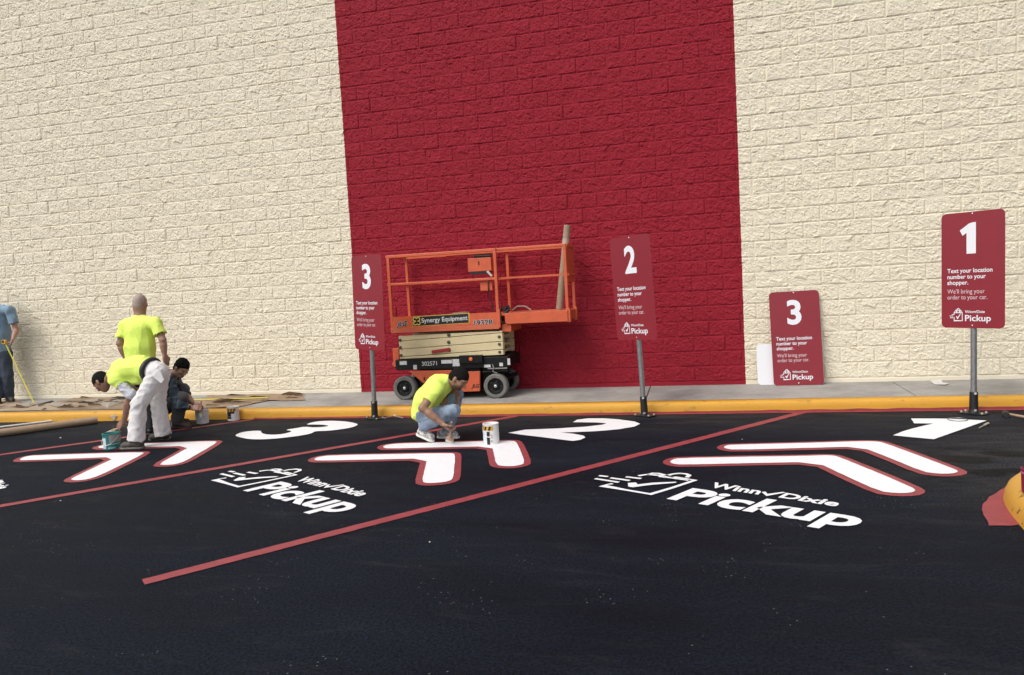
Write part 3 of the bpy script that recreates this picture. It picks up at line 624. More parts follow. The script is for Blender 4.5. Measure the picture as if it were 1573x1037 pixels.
# control box, bracket and stickers on the chassis
a, b = lw(706, 558), lw(741, 545)
bxo = part(MB().box((a[0], NY-.02, a[2]), (b[0], NY+.04, b[2])), 'ground_control_box', M_DK, lift, bevel=.005)
c = lw(724, 551.5); part(MB().lathe((c[0], NY-.02, c[2]), (0, -1, 0), [(.026, 0), (.026, .012), (.020, .02), (0, .022)], n=16), 'stop_button', mat('stop_orange', (.75, .16, .04), .35), lift, bxo, smooth='auto')
a, b = lw(599.5, 556), lw(608, 536); part(MB().box((a[0], NY+.10, a[2]-.02), (b[0], NY+.14, b[2])), 'step_bracket', M_OR, lift, bevel=.008)
c = lw(604.5, 560); part(MB().lathe((c[0], NY+.055, c[2]), (0, -1, 0), [(.04, 0), (.04, .008), (0, .009)], n=16), 'tie_down_lug', M_OR, lift)
for x0, y0, x1, y1 in ((613,555,623.5,561),(634,561,639,568),(677,553,693,559),(694.5,552,704.5,563),(743,560.5,752.5,565),(766.5,557.5,771.5,563),(779,551,782.5,561)):
    a, b = lw(x0, y1), lw(x1, y0); Yq = NY+.028
    part(MB().box((a[0], Yq-.001, a[2]), (b[0], Yq+.004, b[2])), 'warning_label', M_WLBL, lift)
a, b = lw(647, 562.5), lw(670, 556)
mb = MB(); text_on(mb, '302571', (a[0], NY+.027, a[2]), (1, 0, 0.012), (0, 0, 1), (0, b[0]-a[0], 0, .058), .01); part(mb, 'serial_lettering', M_WLBL, lift, fix=False)
# platform
px0, px1 = lw(601, 500)[0]-.01, lw(765, 490)[0]; zd = 1.115; zt = lw(700, 482)[2]-.005
deck = part(MB().box((px0, NY+.012, zd-.03), (px1, FY-.012, zd)), 'main_deck', M_OR, lift)
part(MB().box((px0, NY-.004, zd-.045), (px1+.01, NY+.010, zd+.020)), 'tread_band', M_OR2, lift)
toe = part(MB().box((px0+.02, NY+.002, zd+.022), (px1-.01, NY+.012, zt)), 'toe_board', M_OR, lift)
part(MB().box((px0+.02, FY-.012, zd+.002), (px1, FY-.002, zt-.03)), 'toe_board', M_OR, lift); part(MB().box((px0, NY+.014, zd+.002), (px0+.012, FY-.014, zt-.03)), 'toe_board', M_OR, lift)
Yt = NY
def toe_box(x0, y0, x1, y1, yy): a, b = lw(x0, y1, yy), lw(x1, y0, yy); return a, b
a, b = toe_box(633.5, 485, 720.5, 501.5, NY); z_off = .0
pl0, pl1, pr1, pr0 = lw(633.5, 502), lw(633.5, 486.5), lw(721, 480.5), lw(721, 496.5)
plq = part(MB().prism([(q[0], NY+.0005, q[2]) for q in (pl0, pr0, pr1, pl1)], (0, .0045, 0)), 'name_plate', mat('plate_yellow', (.62, .42, .06), .4), lift, toe)
W2 = pr0[0]-pl0[0]; H2 = pl1[2]-pl0[2]; Up = np.array([1, 0, (pr0[2]-pl0[2])/W2])
P0 = np.array([pl0[0], NY-.0008, pl0[2]])
mb = MB(); mb.add([P0+Up*x+np.array([0, 0, z]) for x, z in ((.008, .008), (W2-.008, .008), (W2-.008, H2-.008), (.008, H2-.008))], [(0, 1, 2, 3)]); part(mb, 'plate_face', M_BLACK, lift, toe, fix=False)
mb = MB(); text_on(mb, 'Synergy Equipment', P0+[0, -.001, 0], Up, (0, 0, 1), (W2*.17, W2*.975, H2*.33, H2*.78), .018); part(mb, 'lettering', M_WLBL, lift, toe, fix=False)
mb = MB(); Cc = P0+Up*(W2*.085)+np.array([0, -.001, H2*.5])
for k, (dx, dz, a0, a1) in enumerate(((-.028, .030, 20, 300), (.022, .030, -120, 170), (.024, -.022, -150, 120), (-.026, -.024, 60, 330))):
    ribbon(mb, [Cc+np.array([dx+.024*math.cos(math.radians(t)), 0, dz+.024*math.sin(math.radians(t))]) for t in np.linspace(a0, a1, 10)], .011, (0, -1, 0))
part(mb, 'plate_emblem', mat('emblem_yellow', (.72, .55, .12), .4), lift, toe, fix=False)
a, b = lw(609, 501.5), lw(626, 495)
mb = MB(); text_on(mb, 'JLG', (a[0], NY-.0010, a[2]), (1, 0, .02), (0, 0, 1), (0, .165, 0, .064), .03, .35, halo=.075); part(mb, 'lettering_halo', M_WLBL, lift, toe, fix=False)
mb = MB(); text_on(mb, 'JLG', (a[0], NY-.0022, a[2]), (1, 0, .02), (0, 0, 1), (0, .165, 0, .064), .03, .35); part(mb, 'lettering', M_BLACK, lift, toe, fix=False)
a, b = lw(728.5, 500.5), lw(757, 492)
mb = MB(); text_on(mb, '1932R', (a[0], NY-.0010, a[2]), (1, 0, .02), (0, 0, 1), (0, .27, 0, .072), .018, .0, halo=.06); part(mb, 'lettering_halo', M_WLBL, lift, toe, fix=False)
mb = MB(); text_on(mb, '1932R', (a[0], NY-.0022, a[2]), (1, 0, .02), (0, 0, 1), (0, .27, 0, .072), .018, .0); part(mb, 'lettering', M_BLACK, lift, toe, fix=False)
# extension deck
ex0, ex1 = lw(775, 490)[0], lw(879, 483)[0]; ez1 = lw(820, 478)[2]-.01; ez0 = lw(820, 496)[2]
ext = part(MB().box((ex0, NY+.02, ez0), (ex1-.06, NY+.032, ez1)).box((ex0, FY-.032, ez0), (ex1-.06, FY-.02, ez1)).box((ex1-.07, NY+.02, ez0+.02), (ex1-.058, FY-.02, ez1)), 'extension_side', M_OR, lift, bevel=.003)
part(MB().box((ex0-.9, NY+.034, ez1-.03), (ex1-.05, FY-.034, ez1-.004)), 'extension_deck', M_OR2, lift)
part(MB().box((px1+.004, NY-.004, zd-.03), (px1+.03, NY+.03, zt+.03)).box((px1+.03, NY+.05, zd-.09), (px1+.16, FY-.05, ez0-.004)), 'slide_frame', M_OR, lift, bevel=.004)
part(MB().path([(px1+.045, NY+.0, zt-.04), (px1+.035, NY-.006, zd+.09), (px1+.05, NY-.006, zd+.04), (px1+.10, NY+.01, zd+.03)], .008), 'gate_cable', M_BLACK, lift)
# rails
zr_t, zr_m = 2.115, 1.735; TB = .040
rx1 = lw(868, 378)[0]
for Yr, nm in ((NY+.02, 'near'), (FY-.02, 'far')):
    part(MB().sqbar((px0, Yr, zr_t), (px1+.02, Yr, zr_t), TB), 'top_rail', M_OR, lift, bevel=.006); part(MB().sqbar((px0, Yr, zr_m), (px1+.02, Yr, zr_m), TB*.85), 'mid_rail', M_OR, lift, bevel=.006)
    part(MB().sqbar((px1-.9, Yr+(.045 if Yr < -.4 else -.045), zr_t+.004), (rx1, Yr+(.045 if Yr < -.4 else -.045), zr_t+.004), TB*.9), 'extension_top_rail', M_OR, lift, bevel=.006)
    part(MB().sqbar((px1-.9, Yr+(.045 if Yr < -.4 else -.045), zr_m+.004), (rx1, Yr+(.045 if Yr < -.4 else -.045), zr_m+.004), TB*.5), 'extension_mid_rail', M_OR, lift)
    for x in (px0+.02, px1): part(MB().sqbar((x, Yr, zd), (x, Yr, zr_t-.02), TB), 'post', M_OR, lift, bevel=.006)
    ye = Yr+(.045 if Yr < -.4 else -.045)
    part(MB().sqbar((rx1-.02, ye, ez0+.02), (rx1-.02, ye, zr_t+.02), TB), 'post', M_OR, lift, bevel=.006)
part(MB().sqbar((px0, NY+.02, zr_t), (px0, FY-.02, zr_t), TB), 'end_rail', M_OR, lift, bevel=.006); part(MB().sqbar((px0, NY+.02, zr_m), (px0, FY-.02, zr_m), TB*.85), 'end_rail', M_OR, lift, bevel=.006)
part(MB().sqbar((rx1, NY+.06, zr_t+.004), (rx1, FY-.06, zr_t+.004), TB), 'end_rail', M_OR, lift, bevel=.006); part(MB().sqbar((rx1, NY+.06, zr_m), (rx1, FY-.06, zr_m), TB), 'end_rail', M_OR, lift, bevel=.006)
gp = part(MB().box((rx1-.012, NY+.10, zr_m-.10), (rx1, FY-.10, zr_t-.03)), 'end_panel', M_OR, lift, bevel=.004)
for z0_, z1_, y0_, y1_ in ((zr_t-.17, zr_t-.10, -.62, -.50), (zr_t-.32, zr_t-.20, -.60, -.53)): part(MB().box((rx1-.0165, y0_, z0_), (rx1-.0125, y1_, z1_)), 'end_label', M_WLBL, lift, gp)
for y0_, y1_ in ((NY+.03, NY+.12), (FY-.12, FY-.03)): part(MB().box((ex1-.075, y0_, ez0-.01), (ex1-.03, y1_, ez1+.02)), 'post_foot', M_OR, lift, bevel=.004)
# platform control box
a, b = lw(720, 418, NY+.07), lw(757, 396, NY+.07)
cb = part(MB().box((a[0], NY+.045, a[2]), (b[0]-.02, NY+.20, b[2]+.01)), 'control_box', M_OR, lift, bevel=.006)
part(MB().box((a[0]+.02, NY+.05, a[2]-.035), (b[0]-.06, NY+.19, a[2]-.002)), 'control_box_base', M_BLACK, lift, cb)
part(MB().tube((a[0]+.09, NY+.06, b[2]+.035), (b[0]-.02, NY+.06, b[2]+.03), .022, n=10), 'control_box_grip', M_BLACK, lift, cb)
c = lw(735.5, 405, NY+.045); part(MB().box((c[0]-.008, NY+.040, c[2]-.02), (c[0]+.008, NY+.046, c[2]+.028)), 'box_slot', M_BLACK, lift, cb)
part(MB().tube((b[0]-.075, NY+.03, a[2]-.005), (b[0]-.015, NY+.03, a[2]-.075), .018, .014, n=10), 'cable_gland', mat('pale_plastic', (.55, .53, .48), .5), lift, cb)
part(MB().path([(b[0]-.015, NY+.03, a[2]-.075), (b[0]-.07, NY+.02, a[2]-.15), (b[0]-.075, NY+.03, a[2]-.30), (b[0]-.03, NY+.04, a[2]-.45), (b[0]-.035, NY+.04, a[2]-.60)], .007), 'control_cable', M_BLACK, lift)
a, b = lw(738, 447, NY+.04), lw(758, 432, NY+.04); part(MB().box((a[0], NY+.04, a[2]), (b[0]-.02, NY+.06, b[2])), 'manual_box', M_OR, lift, bevel=.004)
c = lw(772, 478, -.6); part(MB().path([c+[-.05, 0, -.02], c+[-.01, 0, .05], c+[.04, 0, .01], c+[.07, 0, .07], c+[.10, 0, .02], c+[.02, 0, -.03]], .02), 'gate_latch', M_BLACK, lift)
c = lw(800, 476, -.45); part(MB().path([c+[-.12, 0, .0], c+[-.05, 0, .05], c+[.06, .02, .045], c+[.14, .02, -.01]], .010), 'loose_cable', mat('beige_cable', (.38, .30, .24), .6), lift)
mb = MB(); mb.lathe(lw(708, 482, -.45)-[0, 0, .0], (0, 0, 1), [(0, -.03), (.10, -.03), (.11, .0), (.115, .02), (.105, .018), (.09, -.01), (0, -.015)], n=22)
trp = mb.build('paint_tray', mat('dull_tray', (.30, .28, .26), .5), smooth='auto'); tag(trp, 'round grey paint tray lying on the deck of the scissor lift', 'paint tray')
# cardboard tube in the basket
M_CARD = mat('cardboard', (.33, .25, .175), .8, var=.2, vscale=25)
tb, tt = lw(859, 474, -.32), lw(871.5, 346, -.26); tb = np.array([tb[0], -.32, ez1+.0])
r = thing('cardboard_tube', 'brown cardboard tube standing upright in the basket of the scissor lift', 'tube', tb)
part(MB().lathe(tb, tt-tb, [(.036, 0), (.046, 0), (.046, np.linalg.norm(tt-tb)), (.036, np.linalg.norm(tt-tb)), (.036, .0)], n=20), 'tube_wall', M_CARD, r, smooth='auto')
part(MB().tube(tb+(tt-tb)*.78, tb+(tt-tb)*.84, .048, n=20), 'tape_wrap', mat('masking_tape', (.45, .38, .30), .6, var=.3, vscale=40), r, smooth='auto')

# ================================================================== THINGS LYING ABOUT
# kraft roll and white strip
A, B = G(0, 671), G(150, 650.5); d = (B-A)/np.linalg.norm(B-A); A = A-d*1.3; rr_ = .052
r = thing('paper_roll', 'long brown kraft paper roll lying on the asphalt at the left', 'paper roll', (B[0], B[1], 0)); A = A+[0, 0, rr_]; B = B+[0, 0, rr_]
part(MB().lathe(A, B-A, [(.030, .0), (rr_, 0), (rr_, np.linalg.norm(B-A)), (.030, np.linalg.norm(B-A)), (.030, np.linalg.norm(B-A)-.2), (0, np.linalg.norm(B-A)-.2)], n=24), 'rolled_paper', mat('kraft_roll', (.36, .25, .16), .75, var=.15, vscale=12), r, smooth='auto')
A, B = G(-40, 662), G(102, 645); mb = MB(); mb.sqbar(A+[0, 0, .012], B+[0, 0, .012], .05, .018)
tag(mb.build('white_strip', mat('white_board', (.74, .73, .70), .5, var=.1), bevel=.003), 'narrow white strip of board lying behind the brown paper roll', 'board')
# kraft paper sheets on the walk
M_KR = [mat('kraft_%s' % n, c, .8, var=.18, vscale=6, bump=.5, bscale=25) for n, c in (('warm', (.30, .205, .13)), ('mid', (.26, .185, .12)), ('pale', (.36, .28, .20)))]
def sheet(x0, x1, y0, y1, sd, m, lab, lift_=.012, skew=0.0):
    nx, ny = 26, 8; v = []; 
    for j in range(ny+1):
        for i in range(nx+1):
            u, t = i/nx, j/ny; x = x0+(x1-x0)*u+skew*(t-.5)+.06*(mnoise.noise((t*3, sd, 0)) if i in (0, nx) else 0); y = y0+(y1-y0)*t
            y += .035*mnoise.noise((x*2.5, sd*3.1, t))*(1 if j in (0, ny) else .5)
            z = walk_z(y)+.004+sd*.0008+lift_*max(0, mnoise.noise((x*3+sd, y*6, sd))+.15*(j in (0, ny)))+.012*max(0, mnoise.noise((x*7, y*9, sd*2)))
            v.append((x, min(-.015, max(KERB_Y+.04, y)), z))
    mb = MB(); mb.add(v, [(j*(nx+1)+i, j*(nx+1)+i+1, (j+1)*(nx+1)+i+1, (j+1)*(nx+1)+i) for j in range(ny) for i in range(nx)])
    o = mb.build('kraft_paper', m, smooth=False, fix=False); sm = o.modifiers.new('thickness', 'SOLIDIFY'); sm.thickness = .0012; sm.offset = 1
    tag(o, lab, 'masking paper', 'brown masking paper laid on the walk')
    rg = random.Random(sd*31)
    for k in range(9):          # torn flaps curling off the sheet, some coloured dark as shade in gaps
        fx = x0+(x1-x0)*rg.uniform(.06, .9); fy = y0+(y1-y0)*rg.uniform(.1, .85); ln = rg.uniform(.14, .42); wd = rg.uniform(.03, .075); z_ = walk_z(fy)+.020; up_ = rg.uniform(.012, .05); fy = min(-.09, fy)
        mb = MB(); mb.add([(fx, fy, z_), (fx+ln*.5, fy-.01, z_+.002), (fx+ln, fy+rg.uniform(-.02, .03), z_), (fx+ln*.8, fy-wd*.8, z_+up_*.6), (fx+ln*.4, fy-wd, z_+up_), (fx+ln*.1, fy-wd*.6, z_+up_*.4)], [(0, 1, 4, 5), (1, 2, 3, 4)])
        p_ = mb.build('flap_and_gap_shade', [M_KR[k % 3], mat('gap_shade', (.035, .030, .026), .8)][k % 4 == 3], fix=False); p_.parent = o; p_.modifiers.new('t', 'SOLIDIFY').thickness = .0012
    return o
sheet(-13.4, -10.9, -1.20, -.42, 1, M_KR[0], 'brown masking paper on the walk before the man in blue')
sheet(-11.2, -9.2, -1.22, -.55, 2, M_KR[2], 'pale torn masking paper at the foot of the yellow tape', skew=.2)
sheet(-9.6, -7.6, -1.20, -.32, 3, M_KR[1], 'brown masking paper on the walk left of the bending man', skew=-.2)
sheet(-10.2, -8.4, -.50, -.06, 4, M_KR[1], 'strip of brown masking paper tight against the cream wall')
sheet(-7.9, -6.2, -1.21, -.50, 5, M_KR[0], 'brown masking paper on the walk behind the man in plaid', skew=.3)
sheet(-7.4, -5.75, -.70, -.08, 6, M_KR[0], 'brown masking paper ending in a slant left of sign 3', skew=-.45)
sheet(-12.9, -11.4, -.50, -.05, 7, M_KR[2], 'pale masking paper under the shoes of the man in blue')
def scrap(pts, Yz, m, lab, name='paper_scrap', cat='paper scrap', h=.010, zz=None):
    P = [G(x, y, zz if zz is not None else .14) for x, y in pts]; c = np.mean(P, axis=0); mb = MB(); n = len(P)
    vv = []
    for k, s in enumerate((1.0, .55)):
        for i, p in enumerate(P): q = c+(p-c)*s; zb_ = (walk_z(q[1]) if zz is None else zz)+.006+h*abs(mnoise.noise((q[0]*9, q[1]*9, k))); vv.append((q[0], q[1], zb_))
    vv.append((c[0], c[1], (walk_z(c[1]) if zz is None else zz)+.008+h*.5))
    mb.add(vv, [(i, (i+1) % n, n+(i+1) % n, n+i) for i in range(n)]+[(n+i, n+(i+1) % n, 2*n) for i in range(n)])
    o = mb.build(name, m, fix=False); sm = o.modifiers.new('thickness', 'SOLIDIFY'); sm.thickness = .001; return tag(o, lab, cat)
M_SCR = mat('white_scrap', (.62, .60, .57), .7, var=.15, vscale=20)
scrap([(1429,587.5),(1444,586),(1449,589.5),(1458,590.5),(1452,593),(1436,592)], 0, M_SCR, 'small white paper scrap on the walk below sign 1', h=.02)
for i, (pts, lab) in enumerate((([(30,624),(52,619.5),(60,621),(42,627)], 'pale torn scrap lying by the end of the yellow tape'), ([(74,622),(98,619.5),(112,622),(88,627)], 'pale torn scrap midway between the tape and the bending man'),
                                ([(120,617.5),(150,614.5),(158,617),(135,621)], 'grey torn scrap near the wall left of the bending man'), ([(150,622),(182,616),(190,619),(165,627)], 'grey torn scrap just left of the bending man'))):
    scrap(pts, 0, mat('grey_scrap', (.33, .29, .24), .8, var=.3, vscale=20), lab, h=.055)
for i, (pts, lab) in enumerate((([(56,622),(80,616.5),(83,617.5),(62,624)], 'painted dark shade of a paper gap nearest the yellow tape'), ([(128,617.5),(146,621),(144,622.5),(128,619.5)], 'painted dark shade of a gap in the middle of the masking paper'),
                                ([(168,616),(192,612.5),(193,614.5),(172,619)], 'painted dark shade of a paper gap left of the bending man'), ([(62,629.5),(70,628),(72,629.2),(64,630.6)], 'small painted dark shade at the kerb edge of the masking paper'))):
    scrap(pts, 0, mat('gap_shade', (.035, .030, .026), .8), lab, name='paper_gap_shade', cat='painted shade', h=.03)  # near-black pieces stand in for the shade inside cracks and gaps of the paper
# yellow tape blade on the paper
A, B = WP(296, 613.5, -.62), WP(412, 611.5, -.55); A[2] = walk_z(-.62)+.03; B[2] = walk_z(-.55)+.03; mb = MB(); mb.sqbar(A, B, .028, .012)
tag(mb.build('yellow_strip', mat('tape_yellow', (.66, .60, .06), .45), bevel=.002), 'long thin yellow strip lying on the masking paper behind the man in plaid', 'tape strip')
# crumpled clear wrap
c = G(178, 646); mb = MB(); mb.ell((c[0], c[1], .042), (.055, .05, .045), nu=18, nv=12)
mb.v = [tuple(np.array(c*[1, 1, 0]+[0, 0, .035])+(np.array(v)-np.array([c[0], c[1], .042]))*(1+.5*mnoise.noise((v[0]*40, v[1]*40, v[2]*40)))) for v in mb.v]
o = mb.build('plastic_wrap', mat('clear_plastic', (.80, .74, .68), .25, trans=.55, bump=.4, bscale=80)); o.location.z = .02
tag(o, 'crumpled clear plastic wrap on the asphalt at the end of the paper roll', 'plastic wrap')

# --- paint cans and buckets
def can(x, y, z, R, H, lab, m_body, labels=(), lid=None, taper=.0, bail=True, paint=None, name='paint_can', grp='paint cans on the asphalt', rag=0):
    c = np.array([x, y, z]); r = thing(name, lab, 'paint can', c, grp)
    part(MB().lathe(c, (0, 0, 1), [(0, .002), (R*(1-taper)-.004, .002), (R*(1-taper), .0), (R*(1-taper)+.002, .006), (R*(1-taper), .012), (R, H-.012), (R+.0035, H-.008), (R+.0035, H), (R-.006, H), (R-.008, H-.03), (0, H-.03)], n=32), 'can_body', m_body, r, smooth='auto')
    part(MB().lathe(c, (0, 0, 1), [(R-.009, H-.026), (R*.5, H-.0255), (0, H-.025)], n=24), 'paint_surface', paint or mat('wet_white', (.78, .78, .78), .2), r)
    if bail:
        pts = [c+np.array([(R+.004)*math.cos(t), -(R+.004)*.5*0-.0, H-.03])+np.array([0, -(R+.012)*math.sin(t)*1.0, -.10*math.sin(t)]) for t in np.linspace(0, math.pi, 12)]
        part(MB().path(pts, .0022, n=6), 'bail', M_BOLT, r)
    for k, (a0, a1, h0, h1, m) in enumerate(labels):
        mb = MB(); n = 10; Rq = R+.0012+.0004*k
        v = [(c[0]+Rq*math.cos(math.radians(a0+(a1-a0)*i/n)), c[1]+Rq*math.sin(math.radians(a0+(a1-a0)*i/n)), z+h) for h in (h0, h1) for i in range(n+1)]
        mb.add(v, [(i, i+1, n+2+i, n+1+i) for i in range(n)]); part(mb, 'can_label', m, r, fix=False)
    return r, c
M_CANW = mat('white_can', (.72, .71, .69), .4, var=.08, vscale=20); M_TEAL = mat('teal_can', (.012, .17, .165), .35, var=.25, vscale=14); M_STR = mat('label_orange', (.62, .34, .05), .45); M_INK = mat('label_black', (.015, .015, .016), .45)
M_TIN = mat('tin', (.45, .45, .44), .35, metal=.7)
c = G(162.5, 692); can(c[0], c[1]+.10, 0, .094, .185, 'teal paint can with white drips in front of the bending man', M_TEAL, [(-118, -86, .015, .14, mat('label_paleblue', (.50, .58, .64), .5)), (-64, 35, .085, .172, mat('label_grey', (.21, .21, .19), .5)), (-75, -25, .015, .03, mat('label_mint', (.25, .45, .42), .5)), (-70, 10, .06, .07, mat('label_mint', (.25, .45, .42), .5))], taper=.06)
c = G(752, 684.5); R_ = .082
r, cc = can(c[0], c[1]+R_, 0.004, R_, .215, 'white paint can with a striped label beside the crouching man in jeans', M_CANW,
    [(-170, -58, .15, .195, M_STR), (-170, -107, .02, .135, mat('label_white', (.58, .64, .70), .5)), (-107, -84, .004, .14, M_INK), (-80, -66, .03, .05, mat('label_print', (.35, .36, .38), .5)), (-80, -66, .08, .11, mat('label_print', (.35, .36, .38), .5))])
for k in range(3):
    mb = MB(); n = 4; a0 = -160+32*k
    v = []
    for h, sh in ((.152, 0), (.193, 9)):
        for i in range(n+1): a = math.radians(a0+sh+15*i/n); v.append((cc[0]+(R_+.0035)*math.cos(a), cc[1]+(R_+.0035)*math.sin(a), cc[2]+h))
    mb.add(v, [(i, i+1, n+2+i, n+1+i) for i in range(n)]); part(mb, 'label_stripe', M_INK, r, fix=False)
c = G(354, 647); R_ = .078
r, cc = can(c[0], c[1]+R_, 0, R_, .19, 'small white paint can with a black label against the yellow kerb', M_CANW, [(-144, -45, .03, .17, M_INK), (-78, -25, .02, .10, mat('label_white2', (.70, .70, .69), .5)), (-144, -25, .128, .17, M_STR)])
for k in range(4):
    mb = MB(); n = 4; a0 = -138+27*k; v = []
    for h, sh in ((.131, 0), (.167, 10)):
        for i in range(n+1): a = math.radians(a0+sh+11*i/n); v.append((cc[0]+(R_+.0035)*math.cos(a), cc[1]+(R_+.0035)*math.sin(a), cc[2]+h))
    mb.add(v, [(i, i+1, n+2+i, n+1+i) for i in range(n)]); part(mb, 'label_stripe', M_INK, r, fix=False)
c = G(305, 652); can(c[0], c[1]+.09, 0, .086, .185, 'plain white paint bucket under the hands of the man in plaid', mat('white_bucket', (.66, .66, .66), .5, var=.12, vscale=16), taper=.08, name='paint_bucket')
c = G(264, 655); can(c[0], c[1]+.03, 0, .028, .10, 'small clear cup on the asphalt by the boots of the man in plaid', mat('cup_grey', (.42, .44, .45), .3), bail=False, name='plastic_cup', grp='small cups')
c = G(255, 656); mb = MB(); mb.box((c[0]-.03, c[1], .0), (c[0]+.02, c[1]+.06, .055)); tag(mb.build('sponge', mat('sponge_yellow', (.66, .52, .10), .9, bump=.8, bscale=90), bevel=.01), 'small yellow sponge on the asphalt behind the bending man', 'sponge')

# --- hand tools by the post bases
c = G(598, 643); mb = MB(); a_, b_ = G(590, 644), G(607, 640.5); mb.sqbar(a_+[0, 0, .012], b_+[0, 0, .02], .018, .010); a2, b2 = G(604, 641), G(619, 643.5); mb.sqbar(a2+[0, 0, .02], b2+[0, 0, .012], .022, .012); mb.ell(b_+[0, 0, .02], (.03, .022, .018), nu=10, nv=6)
tag(mb.build('pliers', mat('tool_steel', (.40, .36, .33), .4, metal=.6), bevel=.003), 'open steel pliers lying beside the base of sign 3', 'pliers')
r = thing('mallet', 'black rubber mallet with a wooden handle at the right end of the kerb', 'mallet', G(1545, 641)); q = np.array(r.location)
part(MB().lathe(q+[0, .0, .032], (.25, 1, 0), [(0, -.06), (.028, -.06), (.032, -.05), (.032, .05), (.028, .06), (0, .06)], n=18), 'head', mat('rubber', (.014, .014, .015), .6), r, smooth='auto')
e_ = G(1600, 648); part(MB().tube(q+[.03, 0, .032], (e_[0], e_[1], .018), .012, .015, n=12), 'handle', mat('wood_handle', (.36, .25, .16), .6, var=.2, vscale=30), r, smooth='auto')
a_, b_ = G(1504, 658.5), G(1518, 652); mb = MB(); mb.tube(a_+[0, 0, .008], a_+(b_-a_)*.65+[0, 0, .01], .005, n=8); mb.tube(a_+(b_-a_)*.6+[0, 0, .012], b_+[0, 0, .012], .012, n=8, mi=0)
tag(mb.build('screwdriver', mat('tool_bright', (.55, .50, .40), .35, metal=.7)), 'short screwdriver lying at the tip of the painted number 1', 'screwdriver')
c = G(1471, 646); mb = MB(); pts = [c+np.array([.088*math.cos(t), .088*math.sin(t), .012]) for t in np.linspace(0, 2*math.pi, 33)]; mb.path(pts, .004, n=6)
tag(mb.build('wire_ring', mat('dull_wire', (.20, .20, .21), .4, metal=.7)), 'thin wire ring lying on the painted number 1', 'wire ring')
for i, (x, y, s, lab) in enumerate(((93, 673, .014, 'tiny pale chip on the asphalt below the paper roll'), (93, 769.5, .008, 'tiny white chip on the asphalt left of stall 2'), (660, 833, .007, 'tiny white chip on the open asphalt in the middle foreground'), (1140, 675, .007, 'tiny white chip near the rear chevron of stall 1'))):
    c = G(x, y); mb = MB(); mb.ell((c[0], c[1], s*.35), (s, s*.7, s*.4), nu=7, nv=5); mb.v = [tuple(np.array(v)+.003*np.array([mnoise.noise((v[0]*200, k, i)) for k in range(3)])) for v in mb.v]
    tag(mb.build('paint_chip', M_SCR), lab, 'paint chip')
